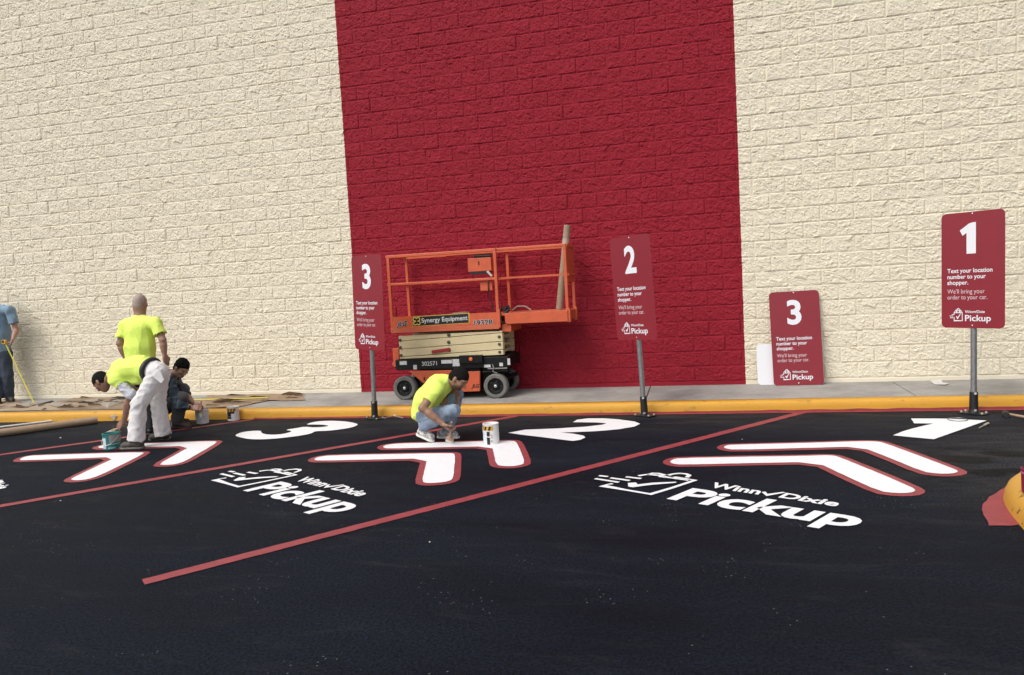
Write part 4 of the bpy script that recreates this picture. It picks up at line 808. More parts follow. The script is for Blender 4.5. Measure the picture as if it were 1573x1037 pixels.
# ================================================================== PEOPLE
def vec(*a): return np.array(a, float)
def unit(v): v = np.array(v, float); return v/(np.linalg.norm(v) or 1)
class SDF:
    """smooth union of tapered capsules and ellipsoids on a grid, turned into one closed surface"""
    def __init__(s, h): s.h = h; s.pr = []; s.post = []
    def cap(s, a, b, ra, rb=None, k=.03): s.pr.append(('c', np.array(a, float), np.array(b, float), ra, ra if rb is None else rb, k)); return s
    def chain(s, pts, rs, k=.03):
        for i in range(len(pts)-1): s.cap(pts[i], pts[i+1], rs[i], rs[i+1], k)
        return s
    def ell(s, c, r, ax=None, k=.02): s.pr.append(('e', np.array(c, float), np.array(r, float), np.eye(3) if ax is None else np.array(ax, float), k)); return s
    def cut(s, p, n, where=None): s.post.append((np.array(p, float), unit(n), where)); return s       # removes the side n points to
    def mesh(s, wrinkle=None):
        lo = np.min([np.minimum(q[1], q[2])-max(q[3], q[4]) if q[0] == 'c' else q[1]-max(q[2]) for q in s.pr], axis=0)-.05
        hi = np.max([np.maximum(q[1], q[2])+max(q[3], q[4]) if q[0] == 'c' else q[1]+max(q[2]) for q in s.pr], axis=0)+.05
        n = np.ceil((hi-lo)/s.h).astype(int)+1; D = np.full(n, .2, np.float32)
        gx, gy, gz = (lo[i]+s.h*np.arange(n[i]) for i in range(3))
        for q in s.pr:
            k = q[-1]; pad = k+3*s.h+.012
            if q[0] == 'c': a = np.minimum(q[1]-q[3], q[2]-q[4])-pad; b = np.maximum(q[1]+q[3], q[2]+q[4])+pad
            else: a = q[1]-max(q[2])-pad; b = q[1]+max(q[2])+pad
            i0 = np.maximum(0, ((a-lo)/s.h).astype(int)); i1 = np.minimum(n, ((b-lo)/s.h).astype(int)+2)
            sl = tuple(slice(i0[i], i1[i]) for i in range(3))
            X = gx[sl[0]][:, None, None]; Y = gy[sl[1]][None, :, None]; Z = gz[sl[2]][None, None, :]
            if q[0] == 'c':
                d = q[2]-q[1]; L2 = d@d+1e-12
                t = np.clip(((X-q[1][0])*d[0]+(Y-q[1][1])*d[1]+(Z-q[1][2])*d[2])/L2, 0, 1)
                dd = np.sqrt((X-q[1][0]-t*d[0])**2+(Y-q[1][1]-t*d[1])**2+(Z-q[1][2]-t*d[2])**2)-(q[3]+t*(q[4]-q[3]))
            else:
                A = q[3]; P = [(X-q[1][0])*A[i][0]+(Y-q[1][1])*A[i][1]+(Z-q[1][2])*A[i][2] for i in range(3)]
                k0 = np.sqrt(sum((P[i]/q[2][i])**2 for i in range(3))); k1 = np.sqrt(sum((P[i]/q[2][i]**2)**2 for i in range(3)))+1e-6
                dd = k0*(k0-1)/k1
            o = D[sl]; h_ = np.clip(.5+.5*(o-dd)/k, 0, 1); D[sl] = o*(1-h_)+dd*h_-k*h_*(1-h_)
        X = gx[:, None, None]; Y = gy[None, :, None]; Z = gz[None, None, :]
        if wrinkle is not None:
            amp, f, sd = wrinkle; ph = RNG.uniform(0, 6, 8)
            w1 = np.sin(f*.5*(.6*X+.2*Y+1.0*Z)+2.2*np.sin(f*.33*(X-.7*Z)+ph[0])+1.3*np.sin(f*.6*(Y+.4*X)+ph[5])+ph[1]); w2 = np.sin(f*.9*(-.7*X+.5*Y+.6*Z)+2.0*np.sin(f*.5*(Y+.5*X+.3*Z)+ph[2])+ph[3]); w3 = np.sin(f*2.3*(.4*X-.8*Y+.5*Z)+1.5*np.sin(f*X+ph[6])+ph[4])
            D = D+amp*((np.sqrt(np.abs(w1))*1.4-.9)*.75+(np.sqrt(np.abs(w2))*1.4-.9)*.5+w3*.2).astype(np.float32)
        for p, nn, wh in s.post:
            pl = (X-p[0])*nn[0]+(Y-p[1])*nn[1]+(Z-p[2])*nn[2]
            if getattr(s, 'rag', 0): pl = pl+s.rag*(np.sin(120*X+60*Z)*np.sin(95*Y-40*X+2)+.7*np.sin(210*Z+70*Y))
            if wh is not None: pl = np.where((X-wh[0])**2+(Y-wh[1])**2+(Z-wh[2])**2 < wh[3]**2, pl, -1)
            D = np.maximum(D, pl)
        return nets(D.astype(np.float32), lo, s.h)
def nets(D, lo, h):
    s = D < 0; n = np.array(D.shape)-1
    cnt = np.zeros(n, np.int8)
    cor = [(i, j, k) for i in (0, 1) for j in (0, 1) for k in (0, 1)]
    for c in cor: cnt += s[c[0]:c[0]+n[0], c[1]:c[1]+n[1], c[2]:c[2]+n[2]]
    act = (cnt > 0) & (cnt < 8); idx = np.argwhere(act); ids = np.full(n, -1, np.int64); ids[act] = np.arange(len(idx))
    acc = np.zeros((len(idx), 3)); w_ = np.zeros(len(idx))
    for a in cor:
        for ax in range(3):
            if a[ax] == 1: continue
            b = list(a); b[ax] = 1
            va = D[idx[:, 0]+a[0], idx[:, 1]+a[1], idx[:, 2]+a[2]]; vb = D[idx[:, 0]+b[0], idx[:, 1]+b[1], idx[:, 2]+b[2]]
            m = (va < 0) != (vb < 0); t = np.where(m, va/np.where(m, va-vb, 1), 0)
            p = np.array(a, float)[None]+np.zeros((len(idx), 3)); p[:, ax] += t
            acc[m] += p[m]; w_[m] += 1
    V = (idx+acc/w_[:, None])*h+lo
    F = []
    for ax in range(3):
        u, v = [(1, 2), (2, 0), (0, 1)][ax]
        sl0 = [slice(None)]*3; sl1 = [slice(None)]*3; sl0[ax] = slice(0, -1); sl1[ax] = slice(1, None)
        e = s[tuple(sl0)] != s[tuple(sl1)]; E_ = np.argwhere(e); E_ = E_[(E_[:, u] > 0) & (E_[:, v] > 0) & (E_[:, u] < n[u]) & (E_[:, v] < n[v])]
        ins = s[tuple(sl0)][E_[:, 0], E_[:, 1], E_[:, 2]]
        q = []
        for du, dv in ((-1, -1), (0, -1), (0, 0), (-1, 0)):
            c = E_.copy(); c[:, u] += du; c[:, v] += dv; q.append(ids[c[:, 0], c[:, 1], c[:, 2]])
        q = np.stack(q, 1); q = np.where(ins[:, None], q, q[:, ::-1]); F.append(q[(q >= 0).all(1)])
    return V, np.concatenate(F)
def sdf_obj(sd, name, mats, root, parent=None, wrinkle=None, paint=None):
    V, F = sd.mesh(wrinkle); o3 = np.array(root.location)
    me = bpy.data.meshes.new(name); me.from_pydata((V-o3).tolist(), [], F.tolist())
    for m in (mats if isinstance(mats, (list, tuple)) else [mats]): me.materials.append(m)
    if paint is not None: me.polygons.foreach_set('material_index', paint(V[F].mean(1)).astype(np.int32))
    me.polygons.foreach_set('use_smooth', [True]*len(me.polygons)); me.update()
    ob = bpy.data.objects.new(name, me); COL.objects.link(ob); ob.parent = parent or root
    return ob
def hand(sd, w, d, n, side, curl=.5, L=.185, spread=.16, k=.007):
    """w wrist, d towards the knuckles, n palm normal (the fingers curl to it), side = +1/-1 for the thumb side along d x n"""
    d = unit(d); n = unit(np.array(n, float)-d*(np.array(n, float)@d)); t = np.cross(d, n)*side; tips = []
    kn = w+d*.088
    for i in range(4):
        o = (1.5-i)*.0205; sd.cap(w+d*.018+t*o*.62, kn+t*o, .0165, .0125, .012)
    for i, ln in enumerate((.92, 1.0, .95, .78)):
        o = (1.5-i)*.0205; b = kn+t*o; dd = unit(d+t*(1.5-i)*spread*.35); p = b; ang = 0; seg = (.040*ln, .026*ln, .021*ln)
        for j, l in enumerate(seg):
            ang += curl*(.75, 1.0, .8)[j]; q = p+(dd*math.cos(ang)+n*math.sin(ang))*l; sd.cap(p, q, .0095-.0010*j, .0088-.0010*j, k); p = q
        tips.append(p)
    b = w+d*.028+t*.027; p1 = b+unit(d*.55+t*.75+n*.35)*.042; p2 = p1+unit(d*.8+t*.15+n*.5)*.030; p3 = p2+unit(d*.75-t*.15+n*.6)*.024
    sd.chain([w+d*.012+t*.010, b, p1, p2, p3], [.018, .0165, .012, .0105, .009], .010)
    return kn+n*.03, tips
def head(sd, c, f, u, k=.012):
    f = unit(f); u = unit(np.array(u, float)-f*(np.array(u, float)@f)); r = np.cross(f, u); A = np.array([f, r, u]); P = lambda a, b, e: c+f*a+r*b+u*e
    sd.ell(P(-.008, 0, .030), (.100, .078, .092), A, .02).ell(P(.022, 0, -.040), (.066, .057, .075), A, .03).ell(P(.052, 0, -.088), (.030, .032, .022), A, .025)
    sd.ell(P(.078, 0, .038), (.016, .052, .014), A, .02)                                   # brow
    sd.cap(P(.088, 0, .022), P(.112, 0, -.018), .008, .0125, .012).ell(P(.098, .012, -.022), (.011, .009, .008), A, .008).ell(P(.098, -.012, -.022), (.011, .009, .008), A, .008)
    for s_ in (-1, 1):
        sd.ell(P(.062, s_*.045, -.012), (.024, .018, .020), A, .02)                          # cheek
        sd.ell(P(-.008, s_*.080, -.004), (.019, .009, .032), np.array([unit(f+u*.2), r, unit(u-f*.2)]), .008)
    sd.ell(P(.086, 0, -.050), (.010, .024, .0055), A, .006).ell(P(.083, 0, -.061), (.011, .022, .0065), A, .006)   # lips
    return A, P
def hair(c, A, amp=.014, line=(-.014, .86), h=.005, tall=1.0):
    f, r, u = A; sd = SDF(h); sd.ell(c-f*.010+u*.034, (.100+amp*.55, .078+amp*.25, .092+amp*1.1*tall), A, .02).ell(c-f*.048-u*.020, (.058+amp*.4, .062+amp*.3, .066), A, .03)
    n = unit(-u+f*line[1]); sd.cut(c+u*line[0]+f*.0, n); sd.rag = .006; return sd
def face_bits(P, A, root, body, brow, beard=False):
    for s_ in (-1, 1):
        part(MB().ell(P(.0745, s_*.031, .010), (.0095, .011, .0055), A, 10, 8), 'eye', M_EYE, root, body, smooth=True)
        part(MB().ell(P(.0825, s_*.031, .009), (.0026, .0055, .0045), A, 8, 6), 'iris', M_IRIS, root, body, smooth=True)
        part(MB().ell(P(.0855, s_*.033, .034), (.006, .019, .0045), A, 10, 6), 'eyebrow', brow, root, body, smooth=True)
    part(MB().ell(P(.0945, 0, -.0555), (.003, .021, .0018), A, 10, 6), 'mouth_line', M_LIP, root, body, smooth=True)
def shoe(sd_h, an, toe, heel, mats, root, sole=.022, wr=None, w=.040):
    """an ankle, toe and heel points on the sole"""
    d = unit(toe-heel); up = unit(an-heel-d*((an-heel)@d)); sd = SDF(sd_h); m = heel+(toe-heel)*.5
    sd.chain([heel+d*.035+up*.048, m+up*.052, heel+(toe-heel)*.78+up*.038, toe-d*.035+up*.030], [.040, .040, .039, .030], .02)
    sd.cap(heel+d*.045+up*.05, an+up*.0, .042, .046, .02); sd.cut(heel+up*.004, -up)
    o = sdf_obj(sd, 'shoe', mats[0], root, wrinkle=wr)
    sl = SDF(sd_h); sl.chain([heel+d*.036+up*.010, m+up*.010, heel+(toe-heel)*.78+up*.012, toe-d*.036+up*.014], [.045, .041, .045, .037], .02); sl.cut(heel+up*.024, up); sl.cut(heel+up*.0, -up)
    sdf_obj(sl, 'sole', mats[1], root, o)
    return o
M_EYE = mat('eye_white', (.70, .68, .66), .3); M_IRIS = mat('iris', (.03, .018, .012), .2); M_LIP = mat('lip_dark', (.14, .06, .05), .5)
def skin(name, c): return mat(name, c, .5, var=.16, vscale=22, bump=.15, bscale=120)
M_NEON = mat('neon_yellow_shirt', (.74, .93, .16), .85, var=.08, vscale=9, bump=.25, bscale=240)

def body_sdf(J, h=.0055, arms=True, belly=1.0):
    sd = SDF(h)
    sd.cap(J['hipL'], J['hipR'], .088, .088, .04).chain([J['pel'], J['mid'], J['che']], [.105, .105*belly, .112], .05).cap(J['shL'], J['shR'], .046, .046, .05)
    sd.cap(J['che'], J['nek'], .085, .058, .04).cap(J['nek'], J['hed']-unit(J['hu'])*.035-unit(J['hf'])*.01, .056, .054, .02)
    for s_ in 'LR':
        sd.chain([J['sh'+s_], J['el'+s_], J['wr'+s_]], [.049, .041, .028], .02).cap(J['el'+s_]*.65+J['wr'+s_]*.35, J['el'+s_]*.4+J['wr'+s_]*.6, .043, .036, .02)
        sd.chain([J['hip'+s_], J['kn'+s_], J['an'+s_]], [.082, .056, .040], .03).cap(J['kn'+s_]*.75+J['an'+s_]*.25, J['kn'+s_]*.45+J['an'+s_]*.55, .056, .046, .03)
    return sd
def shirt_sdf(J, sleeve=.62, h=.008, grow=.016, hem=None, belly=1.0, nose=.0):
    g = grow; sd = SDF(h)
    sd.cap(J['hipL']*.5+J['mid']*.5, J['hipR']*.5+J['mid']*.5, .105+g, .105+g, .05)
    sd.chain([J['pel'], J['mid'], J['che']], [.112+g, .112*belly+g, .118+g], .05).cap(J['shL'], J['shR'], .046+g, .046+g, .05).cap(J['nek']-unit(J['hed']-J['nek'])*.035, J['shL'], .052+g*.4, .046+g, .05).cap(J['nek']-unit(J['hed']-J['nek'])*.035, J['shR'], .052+g*.4, .046+g, .05)
    lat = unit(J['shR']-J['shL']); 
    for q in (-1, 1): sd.chain([J['pel']+lat*.075*q, J['mid']+lat*.07*q, J['che']+lat*.085*q], [.085+g, .082*belly+g, .090+g], .05)
    sd.cap(J['che'], J['nek'], .088+g, .056+g*.3, .04)
    ud = unit(J['hed']-J['nek'])
    sd.cut(J['nek']+ud*.022, ud, (*J['nek']+ud*.05, .10))
    for s_ in 'LR':
        e = J['sh'+s_]+(J['el'+s_]-J['sh'+s_])*sleeve; d = unit(J['el'+s_]-J['sh'+s_]); sd.cap(J['sh'+s_], e+d*.03, .050+g, .048+g*1.3, .03); sd.cut(e, d, (*(e+d*.06), .085))
    dn = unit(J['pel']-J['mid']); sd.cut(J['pel']+dn*(.05 if hem is None else hem), dn, (*(J['pel']+dn*.12), .30))
    return sd
def trousers_sdf(J, h=.008, g=.020, ank=.030, top=.07):
    sd = SDF(h); sd.cap(J['hipL'], J['hipR'], .100+g*.6, .100+g*.6, .04).cap(J['pel'], J['pel']*.6+J['mid']*.4, .108+g*.4, .108+g*.3, .04)
    lat = unit(J['hipR']-J['hipL'])
    for q in (-1, 1): sd.cap(J['pel']+lat*.06*q, J['pel']*.6+J['mid']*.4+lat*.06*q, .085+g*.5, .080+g*.4, .04)
    for s_ in 'LR':
        d = unit(J['an'+s_]-J['kn'+s_]); e = J['an'+s_]+d*.005
        sd.chain([J['hip'+s_], J['kn'+s_], e+d*.03], [.088+g, .062+g, .048+g+ank*.4], .03).cap(J['kn'+s_]*.75+J['an'+s_]*.25, J['kn'+s_]*.4+J['an'+s_]*.6, .062+g, .054+g, .03)
        sd.cut(e+d*.012, d, (*(e+d*.08), .115))
    up = unit(J['mid']-J['pel']); sd.cut(J['pel']+up*top, up, (*(J['pel']+up*.16), .22)); return sd
def px_joints(spec): return {k: WP(*v) for k, v in spec.items()}
def brush(tip, top, lab, m_bristle, wid=.06, face=(0, -1, 0), nm='paint_brush'):
    tip = np.array(tip, float); top = np.array(top, float); L = np.linalg.norm(top-tip); d = (top-tip)/L; s = unit(np.cross(d, face)); n = np.cross(s, d)
    r = thing(nm, lab, 'paint brush', tip, 'paint brushes in use')
    def slab(z0, z1, w0, w1, t0, t1): return MB().add([tip+d*z+s*a*w_/2+n*b*t_/2 for z, w_, t_ in ((z0, w0, t0), (z1, w1, t1)) for a, b in ((-1,-1),(1,-1),(1,1),(-1,1))], [(3,2,1,0),(4,5,6,7),(0,1,5,4),(1,2,6,5),(2,3,7,6),(3,0,4,7)])
    part(slab(0, .055, wid*1.08, wid, .012, .018), 'bristles', m_bristle, r); part(slab(.054, .092, wid*1.02, wid*.96, .021, .019), 'ferrule', mat('brass_ferrule', (.42, .33, .18), .4, metal=.5), r)
    part(MB().tube(tip+d*.09, tip+d*.12, wid*.42, .012, n=10).tube(tip+d*.12, top, .011, .009, n=10), 'handle', mat('brush_handle', (.42, .26, .18), .5), r, smooth='auto')
    return r

# ---- man crouching in jeans (faces right)
def person(J, loc, lab): return thing('person', lab, 'person', loc)
Jp = dict(pel=(650,633,-2.78), mid=(657,612,-2.78), che=(673,594,-2.78), nek=(689,586,-2.78), hipR=(650,637,-2.86), hipL=(652,634,-2.69), knR=(697,631,-2.98), anR=(650,655,-2.90),
          knL=(702,606,-2.62), anL=(688,661,-2.68), shR=(671,596,-2.96), elR=(649,627,-3.13), wrR=(680,651,-3.13), shL=(685,592,-2.62), elL=(689,616,-2.52), wrL=(699,601,-2.66), hed=(704,583,-2.78))
J = px_joints(Jp); J['hf'] = unit((.74, -.16, -.66)); J['hu'] = unit((.66, 0, .75))
r = person(J, (G(668, 672)[0], -2.8, 0), 'man with short black hair crouching in a neon yellow shirt, jeans and white trainers')
M_SK1 = skin('skin_tan', (.30, .165, .105)); M_HAIR = mat('black_hair', (.006, .005, .0045), .8, bump=.8, bscale=110, spec=.15)
sd = body_sdf(J); A, P = head(sd, J['hed'], J['hf'], J['hu'])
kR, tR = hand(sd, J['wrR'], (.70, .05, -.71), (.75, .35, .20), 1, .75); hand(sd, J['wrL'], (.12, -.25, -.95), (-.2, -.9, .1), -1, .25)
body = sdf_obj(sd, 'body', M_SK1, r)
face_bits(P, A, r, body, M_HAIR)
bd = SDF(.006); bd.ell(P(.026, 0, -.052), (.068, .060, .068), A).cut(P(.02, 0, -.045), A[2]).cut(P(.005, 0, 0), -A[0]); bd.ell(P(.094, 0, -.040), (.008, .028, .006), A, .005)
sdf_obj(bd, 'beard', mat('beard_stubble', (.07, .040, .028), .7), r, body)
sdf_obj(hair(J['hed'], A), 'hair', M_HAIR, r, wrinkle=(.004, 140, 1))
sdf_obj(shirt_sdf(J, .66, hem=.085), 'shirt', M_NEON, r, wrinkle=(.008, 26, 1))
M_DEN = mat('faded_denim', (.235, .30, .385), .85, var=.30, vscale=7, bump=.3, bscale=260, col2=(.12, .165, .235))
sdf_obj(trousers_sdf(J, g=.004), 'jeans', M_DEN, r, wrinkle=(.010, 34, 2))
M_TR = (mat('white_trainer', (.66, .65, .63), .5, var=.9, vscale=26, col2=(.03, .03, .035)), mat('trainer_sole', (.70, .68, .64), .6))
dA = WP(666, 676, -2.90); dA[2] = .006; hA = WP(640, 668, -2.90); hA[2] = max(hA[2], .07); shoe(.006, J['anR'], dA, hA, M_TR, r)
tL = G(709, 672); tL = vec(tL[0], -2.70, .003); hL = vec(tL[0]-.26, -2.66, .003); shoe(.006, J['anL'], tL, hL, M_TR, r)
bt = G(690.5, 681.5); tp = kR+unit(kR-bt)*.0; bt[2] = .010
brush(bt, kR+unit(kR-np.array(bt))*.10, 'wide flat brush with white bristles held by the crouching man in jeans', mat('bristle_white', (.72, .70, .64), .7, var=.1), wid=.085)

# ---- man bending over in white trousers (faces left)
Jp = dict(pel=(240,570,-2.95), mid=(214,563,-2.95), che=(188,569,-2.95), nek=(173,577,-2.95), hipL=(242,575,-3.05), hipR=(246,574,-2.86), knL=(213,622,-3.16), anL=(209,674,-3.18), knR=(243,619,-2.80), anR=(250,664,-2.72),
          shL=(177,583,-3.11), elL=(201,606,-3.08), wrL=(190,647,-3.02), shR=(178,573,-2.79), elR=(200,598,-2.74), wrR=(226,606,-2.76), hed=(157,587,-2.95))
J = px_joints(Jp); J['hf'] = unit((-.62, -.05, -.78)); J['hu'] = unit((-.78, 0, .62))
r = person(J, (J['anL'][0], -2.95, 0), 'man bending over a teal can in a neon shirt and white painter trousers')
M_SK2 = skin('skin_brown', (.26, .135, .09))
sd = body_sdf(J); A, P = head(sd, J['hed'], J['hf'], J['hu']); kL, tL_ = hand(sd, J['wrL'], (-.72, -.1, -.68), (-.5, .2, -.6), -1, .55); hand(sd, J['wrR'], (.8, 0, -.5), (0, 0, -1), 1, .3)
body = sdf_obj(sd, 'body', M_SK2, r); face_bits(P, A, r, body, M_HAIR); sdf_obj(hair(J['hed'], A, .011), 'hair', M_HAIR, r, wrinkle=(.003, 140, 1))
Js = dict(J)
ss = shirt_sdf(J, .38, hem=-.085); ss.cap(WP(190, 582, -2.97), WP(214, 580, -2.97), .075, .085, .05); sdf_obj(ss, 'shirt', M_NEON, r, wrinkle=(.009, 26, 3))
M_SLV = mat('pale_sleeve', (.56, .57, .62), .85, var=.22, vscale=18)
for s_ in 'LR':
    sl = SDF(.007); a = J['sh'+s_]*.75+J['el'+s_]*.25; b = J['el'+s_]; d = unit(b-a); c2_ = b+unit(J['wr'+s_]-b)*.03; sl.chain([a, b, c2_], [.060, .062, .052], .02); sl.cut(c2_, unit(J['wr'+s_]-b), (*(c2_+unit(J['wr'+s_]-b)*.06), .08)); sdf_obj(sl, 'sleeve', M_SLV, r, wrinkle=(.010, 60, 1))
M_WTR = mat('white_trousers', (.70, .69, .68), .85, var=.14, vscale=5, bump=.3, bscale=200)
tro = sdf_obj(trousers_sdf(J, g=.020, ank=.075, top=.09), 'trousers', M_WTR, r, wrinkle=(.009, 44, 4))
up = unit(J['mid']-J['pel']); bl = SDF(.007); lat = unit(J['hipR']-J['hipL']); q0 = J['pel']+up*.070
bl.cap(q0-lat*.075, q0+lat*.075, .125, .125, .03).cap(q0, q0, .150, .150, .03).cut(q0+up*.022, up).cut(q0-up*.022, -up); sdf_obj(bl, 'belt', mat('black_belt', (.02, .02, .026), .5), r)
# back pocket flap hanging at the seat
pk = J['hipL']+vec(.06, -.075, -.03); mb = MB(); mb.add([pk+vec(-.05, -.045, .09), pk+vec(.06, -.03, .10), pk+vec(.10, -.02, -.02), pk+vec(.075, -.04, -.06), pk+vec(-.01, -.06, .02)], [(0, 1, 2, 3, 4)]); o = part(mb, 'pocket_flap', M_WTR, r, tro, fix=False); o.modifiers.new('t', 'SOLIDIFY').thickness = .004
M_BT = (mat('brown_work_shoe', (.075, .062, .050), .65, var=.45, vscale=26), mat('shoe_sole', (.16, .145, .12), .7))
t_ = G(182, 691); h_ = G(220, 688.5); shoe(.006, J['anL'], vec(t_[0], t_[1]+.03, .003), vec(t_[0]+.285, t_[1]+.07, .003), M_BT, r)
t_ = G(227, 676); shoe(.006, J['anR'], vec(t_[0], t_[1]+.03, .003), vec(t_[0]+.28, t_[1]+.05, .003), M_BT, r)
tc = G(171, 688); brush(vec(J['wrL'][0]-.19, J['wrL'][1]-.06, .155), kL+unit(kL-vec(J['wrL'][0]-.19, J['wrL'][1]-.06, .155))*.07, 'narrow brush dipping into the teal can in the hand of the bending man', mat('bristle_pale', (.55, .53, .48), .7), wid=.045)

# ---- man standing with his back turned
Yd = -2.33
Jp = dict(pel=(216,560,Yd), mid=(215,532,Yd), che=(215,504,Yd), nek=(215,486,Yd+.02), shL=(193,500,Yd), shR=(239,497,Yd), elL=(184,527,Yd-.05), elR=(250,522,Yd-.03), wrL=(193,551,Yd+.0), wrR=(253,546,Yd-.02), hed=(215.5,467.5,Yd+.05))
J = px_joints(Jp); J['hipL'] = J['pel']+vec(-.095, 0, -.03); J['hipR'] = J['pel']+vec(.095, 0, -.03)
J['knL'] = vec(J['hipL'][0]-.01, Yd, .50); J['knR'] = vec(J['hipR'][0]+.005, Yd, .50); J['anL'] = vec(J['hipL'][0]-.02, Yd-.03, .09); J['anR'] = vec(J['hipR'][0]+.02, Yd-.03, .09)
J['hf'] = unit((-.25, .95, -.05)); J['hu'] = unit((.03, .03, 1))
r = person(J, (J['pel'][0], Yd, 0), 'grey haired man standing with his back turned in a neon yellow shirt')
M_SK3 = skin('skin_ruddy', (.36, .20, .145)); sd = body_sdf(J, belly=1.15); A, P = head(sd, J['hed'], J['hf'], J['hu'])
sd.ell(J['hed']-unit(J['hf'])*.03-vec(0, 0, .03), (.074, .078, .09), A, .03).cap(J['nek'], J['hed']-vec(0, .01, .04), .068, .064, .03)
hand(sd, J['wrR'], (.05, .15, -1), (-.9, .3, 0), 1, .45); hand(sd, J['wrL'], (.1, .5, -.85), (.6, .2, .3), -1, .35)
body = sdf_obj(sd, 'body', M_SK3, r); face_bits(P, A, r, body, mat('grey_hair', (.36, .29, .26), .7))
sdf_obj(hair(J['hed'], A, .006, (-.03, .35)), 'hair', mat('cropped_grey_hair', (.42, .33, .285), .8, var=.35, vscale=60), r, wrinkle=(.002, 120, 5))
sdf_obj(shirt_sdf(J, .62, hem=.02, belly=1.15, grow=.024), 'shirt', M_NEON, r, wrinkle=(.009, 20, 6))
M_BKT = mat('black_trousers', (.016, .016, .019), .85, var=.3, vscale=8)
sdf_obj(trousers_sdf(J, g=.02, top=.11), 'trousers', M_BKT, r, wrinkle=(.008, 22, 7))
for s_, x in (('L', -.02), ('R', .02)): a = J['an'+s_]; shoe(.007, a, vec(a[0]+x, a[1]+.19, .003), vec(a[0], a[1]-.075, .003), (M_BLACK, M_BLACK), r)

# ---- man in plaid crouching at the kerb (faces right)
Yc = -1.86
Jp = dict(pel=(251,621,Yc), mid=(252,601,Yc), che=(259,584,Yc), nek=(265,575,Yc), hipR=(251,626,Yc-.09), hipL=(253,624,Yc+.09), knR=(279,611,Yc-.17), anR=(272,647,Yc-.12), knL=(281,598,Yc+.13), anL=(272,643,Yc+.12),
          shR=(261,588,Yc-.16), elR=(275,623,Yc-.24), wrR=(295,627,Yc-.13), shL=(267,582,Yc+.15), elL=(286,607,Yc+.12), wrL=(298,621,Yc-.0), hed=(278.5,566.5,Yc-.02))
J = px_joints(Jp); J['hf'] = unit((.74, -.28, -.55)); J['hu'] = unit((.55, 0, .80))
r = person(J, (J['anR'][0], Yc, 0), 'dark haired man in a blue plaid shirt crouching at the kerb with a brush')
M_SK4 = skin('skin_light', (.40, .23, .165)); sd = body_sdf(J); A, P = head(sd, J['hed'], J['hf'], J['hu'])
kR, _ = hand(sd, J['wrR'], (.9, .05, .05), (.1, .5, -.3), 1, .8); hand(sd, J['wrL'], (.75, -.1, -.35), (.1, -.5, -.6), -1, .6)
body = sdf_obj(sd, 'body', M_SK4, r); face_bits(P, A, r, body, M_HAIR); sdf_obj(hair(J['hed'], A, .022, (-.004, .80), tall=1.1), 'hair', M_HAIR, r, wrinkle=(.008, 90, 8))
def plaid():
    m = bpy.data.materials.new('blue_plaid'); m.use_nodes = True; t = m.node_tree; b = t.nodes['Principled BSDF']; N = t.nodes.new; L = t.links.new
    geo = N('ShaderNodeNewGeometry'); sep = N('ShaderNodeSeparateXYZ'); L(geo.outputs['Position'], sep.inputs[0]); prev = None
    col = None
    base_ = N('ShaderNodeRGB'); base_.outputs[0].default_value = (.040, .060, .082, 1); col = base_.outputs[0]
    for ax, f, wd, c in ((0, 95, .72, (.016, .030, .050)), (2, 95, .72, (.014, .024, .040)), (0, 47, .93, (.12, .15, .17)), (2, 47, .93, (.11, .14, .16))):
        mu = N('ShaderNodeMath'); mu.operation = 'MULTIPLY'; mu.inputs[1].default_value = f; L(sep.outputs[ax], mu.inputs[0]); si = N('ShaderNodeMath'); si.operation = 'SINE'; L(mu.outputs[0], si.inputs[0])
        gt = N('ShaderNodeMath'); gt.operation = 'GREATER_THAN'; gt.inputs[1].default_value = wd if wd > .9 else .1; L(si.outputs[0], gt.inputs[0])
        f2 = N('ShaderNodeMath'); f2.operation = 'MULTIPLY'; f2.inputs[1].default_value = .55; L(gt.outputs[0], f2.inputs[0])
        mx = N('ShaderNodeMix'); mx.data_type = 'RGBA'; mx.inputs[7].default_value = (*c, 1); L(f2.outputs[0], mx.inputs['Factor']); L(col, mx.inputs[6]); col = mx.outputs[2]
    L(col, b.inputs['Base Color']); b.inputs['Roughness'].default_value = .85; return m
sdf_obj(shirt_sdf(J, 1.0, hem=.06), 'shirt', plaid(), r, wrinkle=(.008, 26, 9))
for s_ in 'LR':
    sl = SDF(.007); a = J['sh'+s_]*.35+J['el'+s_]*.65; b = J['el'+s_]; d = unit(J['wr'+s_]-b); c2_ = b+d*(.10 if s_ == 'R' else .02); sl.chain([a, b, c2_], [.066, .064, .056], .02); sl.cut(c2_, d, (*(c2_+d*.06), .08)); sdf_obj(sl, 'sleeve', bpy.data.materials['blue_plaid'], r, wrinkle=(.007, 50, 1))
sdf_obj(trousers_sdf(J, g=.018), 'trousers', mat('grey_trousers', (.095, .095, .098), .85, var=.25, vscale=9), r, wrinkle=(.009, 28, 10))
bl = SDF(.005); wv = J['wrR']; d = unit(wv-J['elR']); bl.cap(wv-d*.05, wv-d*.02, .037, .036).cut(wv-d*.026, d).cut(wv-d*.048, -d); sdf_obj(bl, 'watch_strap', M_BLACK, r)
M_BT2 = (mat('brown_boot', (.070, .042, .028), .6, var=.4, vscale=20), mat('boot_sole', (.035, .030, .026), .7))
for s_, y in (('R', Yc-.13), ('L', Yc+.12)): a = J['an'+s_]; x0 = a[0]-.07; shoe(.007, a, vec(x0+.29, y, .003), vec(x0, y+.01, .003), M_BT2, r)
wb = J['wrR']; brush(kR+vec(.015, 0, -.115), kR+vec(.035, .0, .10), 'dark handled brush over the white bucket held by the man in plaid', mat('bristle_grey', (.40, .39, .37), .7), wid=.04)

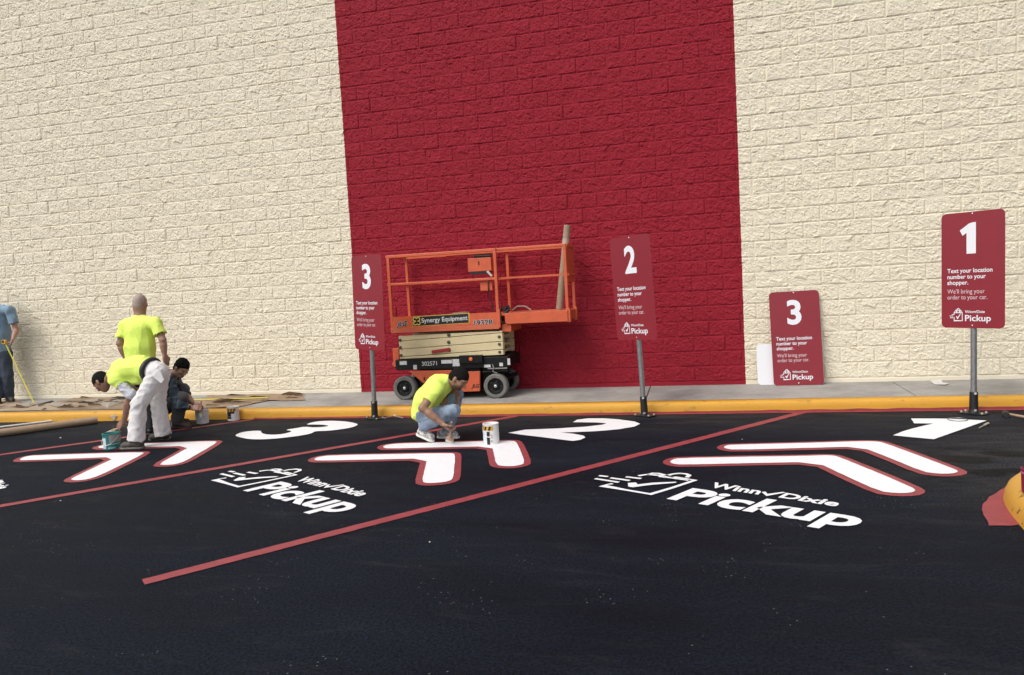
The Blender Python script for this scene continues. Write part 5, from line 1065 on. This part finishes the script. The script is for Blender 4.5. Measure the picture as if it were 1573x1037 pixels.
# ---- man in a blue shirt at the left picture edge, holding the tape
Ye = -.34
Jp = dict(pel=(0,541,Ye), mid=(-2,512,Ye), che=(-4,485,Ye), nek=(-9,467,Ye), shL=(15,477,Ye-.03), shR=(-20,478,Ye), elL=(25,507,Ye-.02), wrL=(20,521,Ye-.16), elR=(-27,508,Ye), wrR=(-24,534,Ye-.05), hed=(-13,448,Ye-.03), knL=(12,577,Ye-.02), anL=(13,604,Ye), knR=(-5,580,Ye-.10), anR=(-4,609,Ye-.14))
J = px_joints(Jp); J['hipL'] = J['pel']+vec(.09, 0, -.03); J['hipR'] = J['pel']+vec(-.09, -.02, -.03); zf = walk_z(Ye)+.016; J['anL'][2] = zf+.085; J['anR'][2] = zf+.085
J['hf'] = unit((.55, -.8, -.25)); J['hu'] = unit((.05, -.05, 1))
r = person(J, (J['pel'][0], Ye, zf), 'man in a blue shirt and dark jeans cut off by the left picture edge')
sd = body_sdf(J, belly=1.2); A, P = head(sd, J['hed'], J['hf'], J['hu']); kL, _ = hand(sd, J['wrL'], (-.35, -.25, -.85), (-.6, -.5, .0), 1, .85); hand(sd, J['wrR'], (0, -.1, -1), (.8, 0, 0), -1, .4)
body = sdf_obj(sd, 'body', M_SK3, r); face_bits(P, A, r, body, M_HAIR); sdf_obj(hair(J['hed'], A), 'hair', mat('brown_hair', (.05, .03, .02), .6), r)
shb = sdf_obj(shirt_sdf(J, .64, hem=.03, belly=1.25, grow=.022), 'shirt', mat('blue_shirt', (.20, .30, .40), .85, var=.22, vscale=7), r, wrinkle=(.008, 22, 11))
sdf_obj(trousers_sdf(J, g=.022), 'jeans', mat('dark_denim', (.040, .058, .085), .85, var=.35, vscale=7), r, wrinkle=(.009, 26, 12))
for s_, dx, dy in (('L', .20, -.10), ('R', .12, -.17)): a = J['an'+s_]; d = unit((dx, dy, 0)); hp = vec(a[0], a[1], zf)-d*.07; shoe(.007, a, hp+d*.28, hp, (mat('dark_shoe', (.03, .026, .022), .6, var=.3, vscale=20), M_BLACK), r)
# tape measure: case in the hand, blade down to the paper
tc = kL+vec(-.03, -.03, .03); e_ = G(52, 619, .150); tm = thing('tape_measure', 'yellow tape measure pulled down to the walk by the man in blue', 'tape measure', (tc[0], tc[1], tc[2]-.03))
part(MB().prism([tc+vec(a, 0, b) for a, b in rrect(.075, .068, .02)], (0, -.038, 0)), 'case', mat('tape_case', (.72, .40, .02), .4), tm, bevel=.004)
part(MB().prism([tc+vec(a-.004, -.0385, b+.004) for a, b in rrect(.045, .04, .015)], (0, -.003, 0)), 'case_badge', M_BLACK, tm)
mb = MB(); pts = [tc+vec(.02, -.019, -.03)+(e_-(tc+vec(.02, -.019, -.03)))*t for t in np.linspace(0, 1, 10)]; ribbon(mb, pts, .021, (.1, -1, .1)); o = part(mb, 'blade', mat('tape_yellow', (.66, .60, .06), .45), tm, fix=False); o.modifiers.new('t', 'SOLIDIFY').thickness = .001
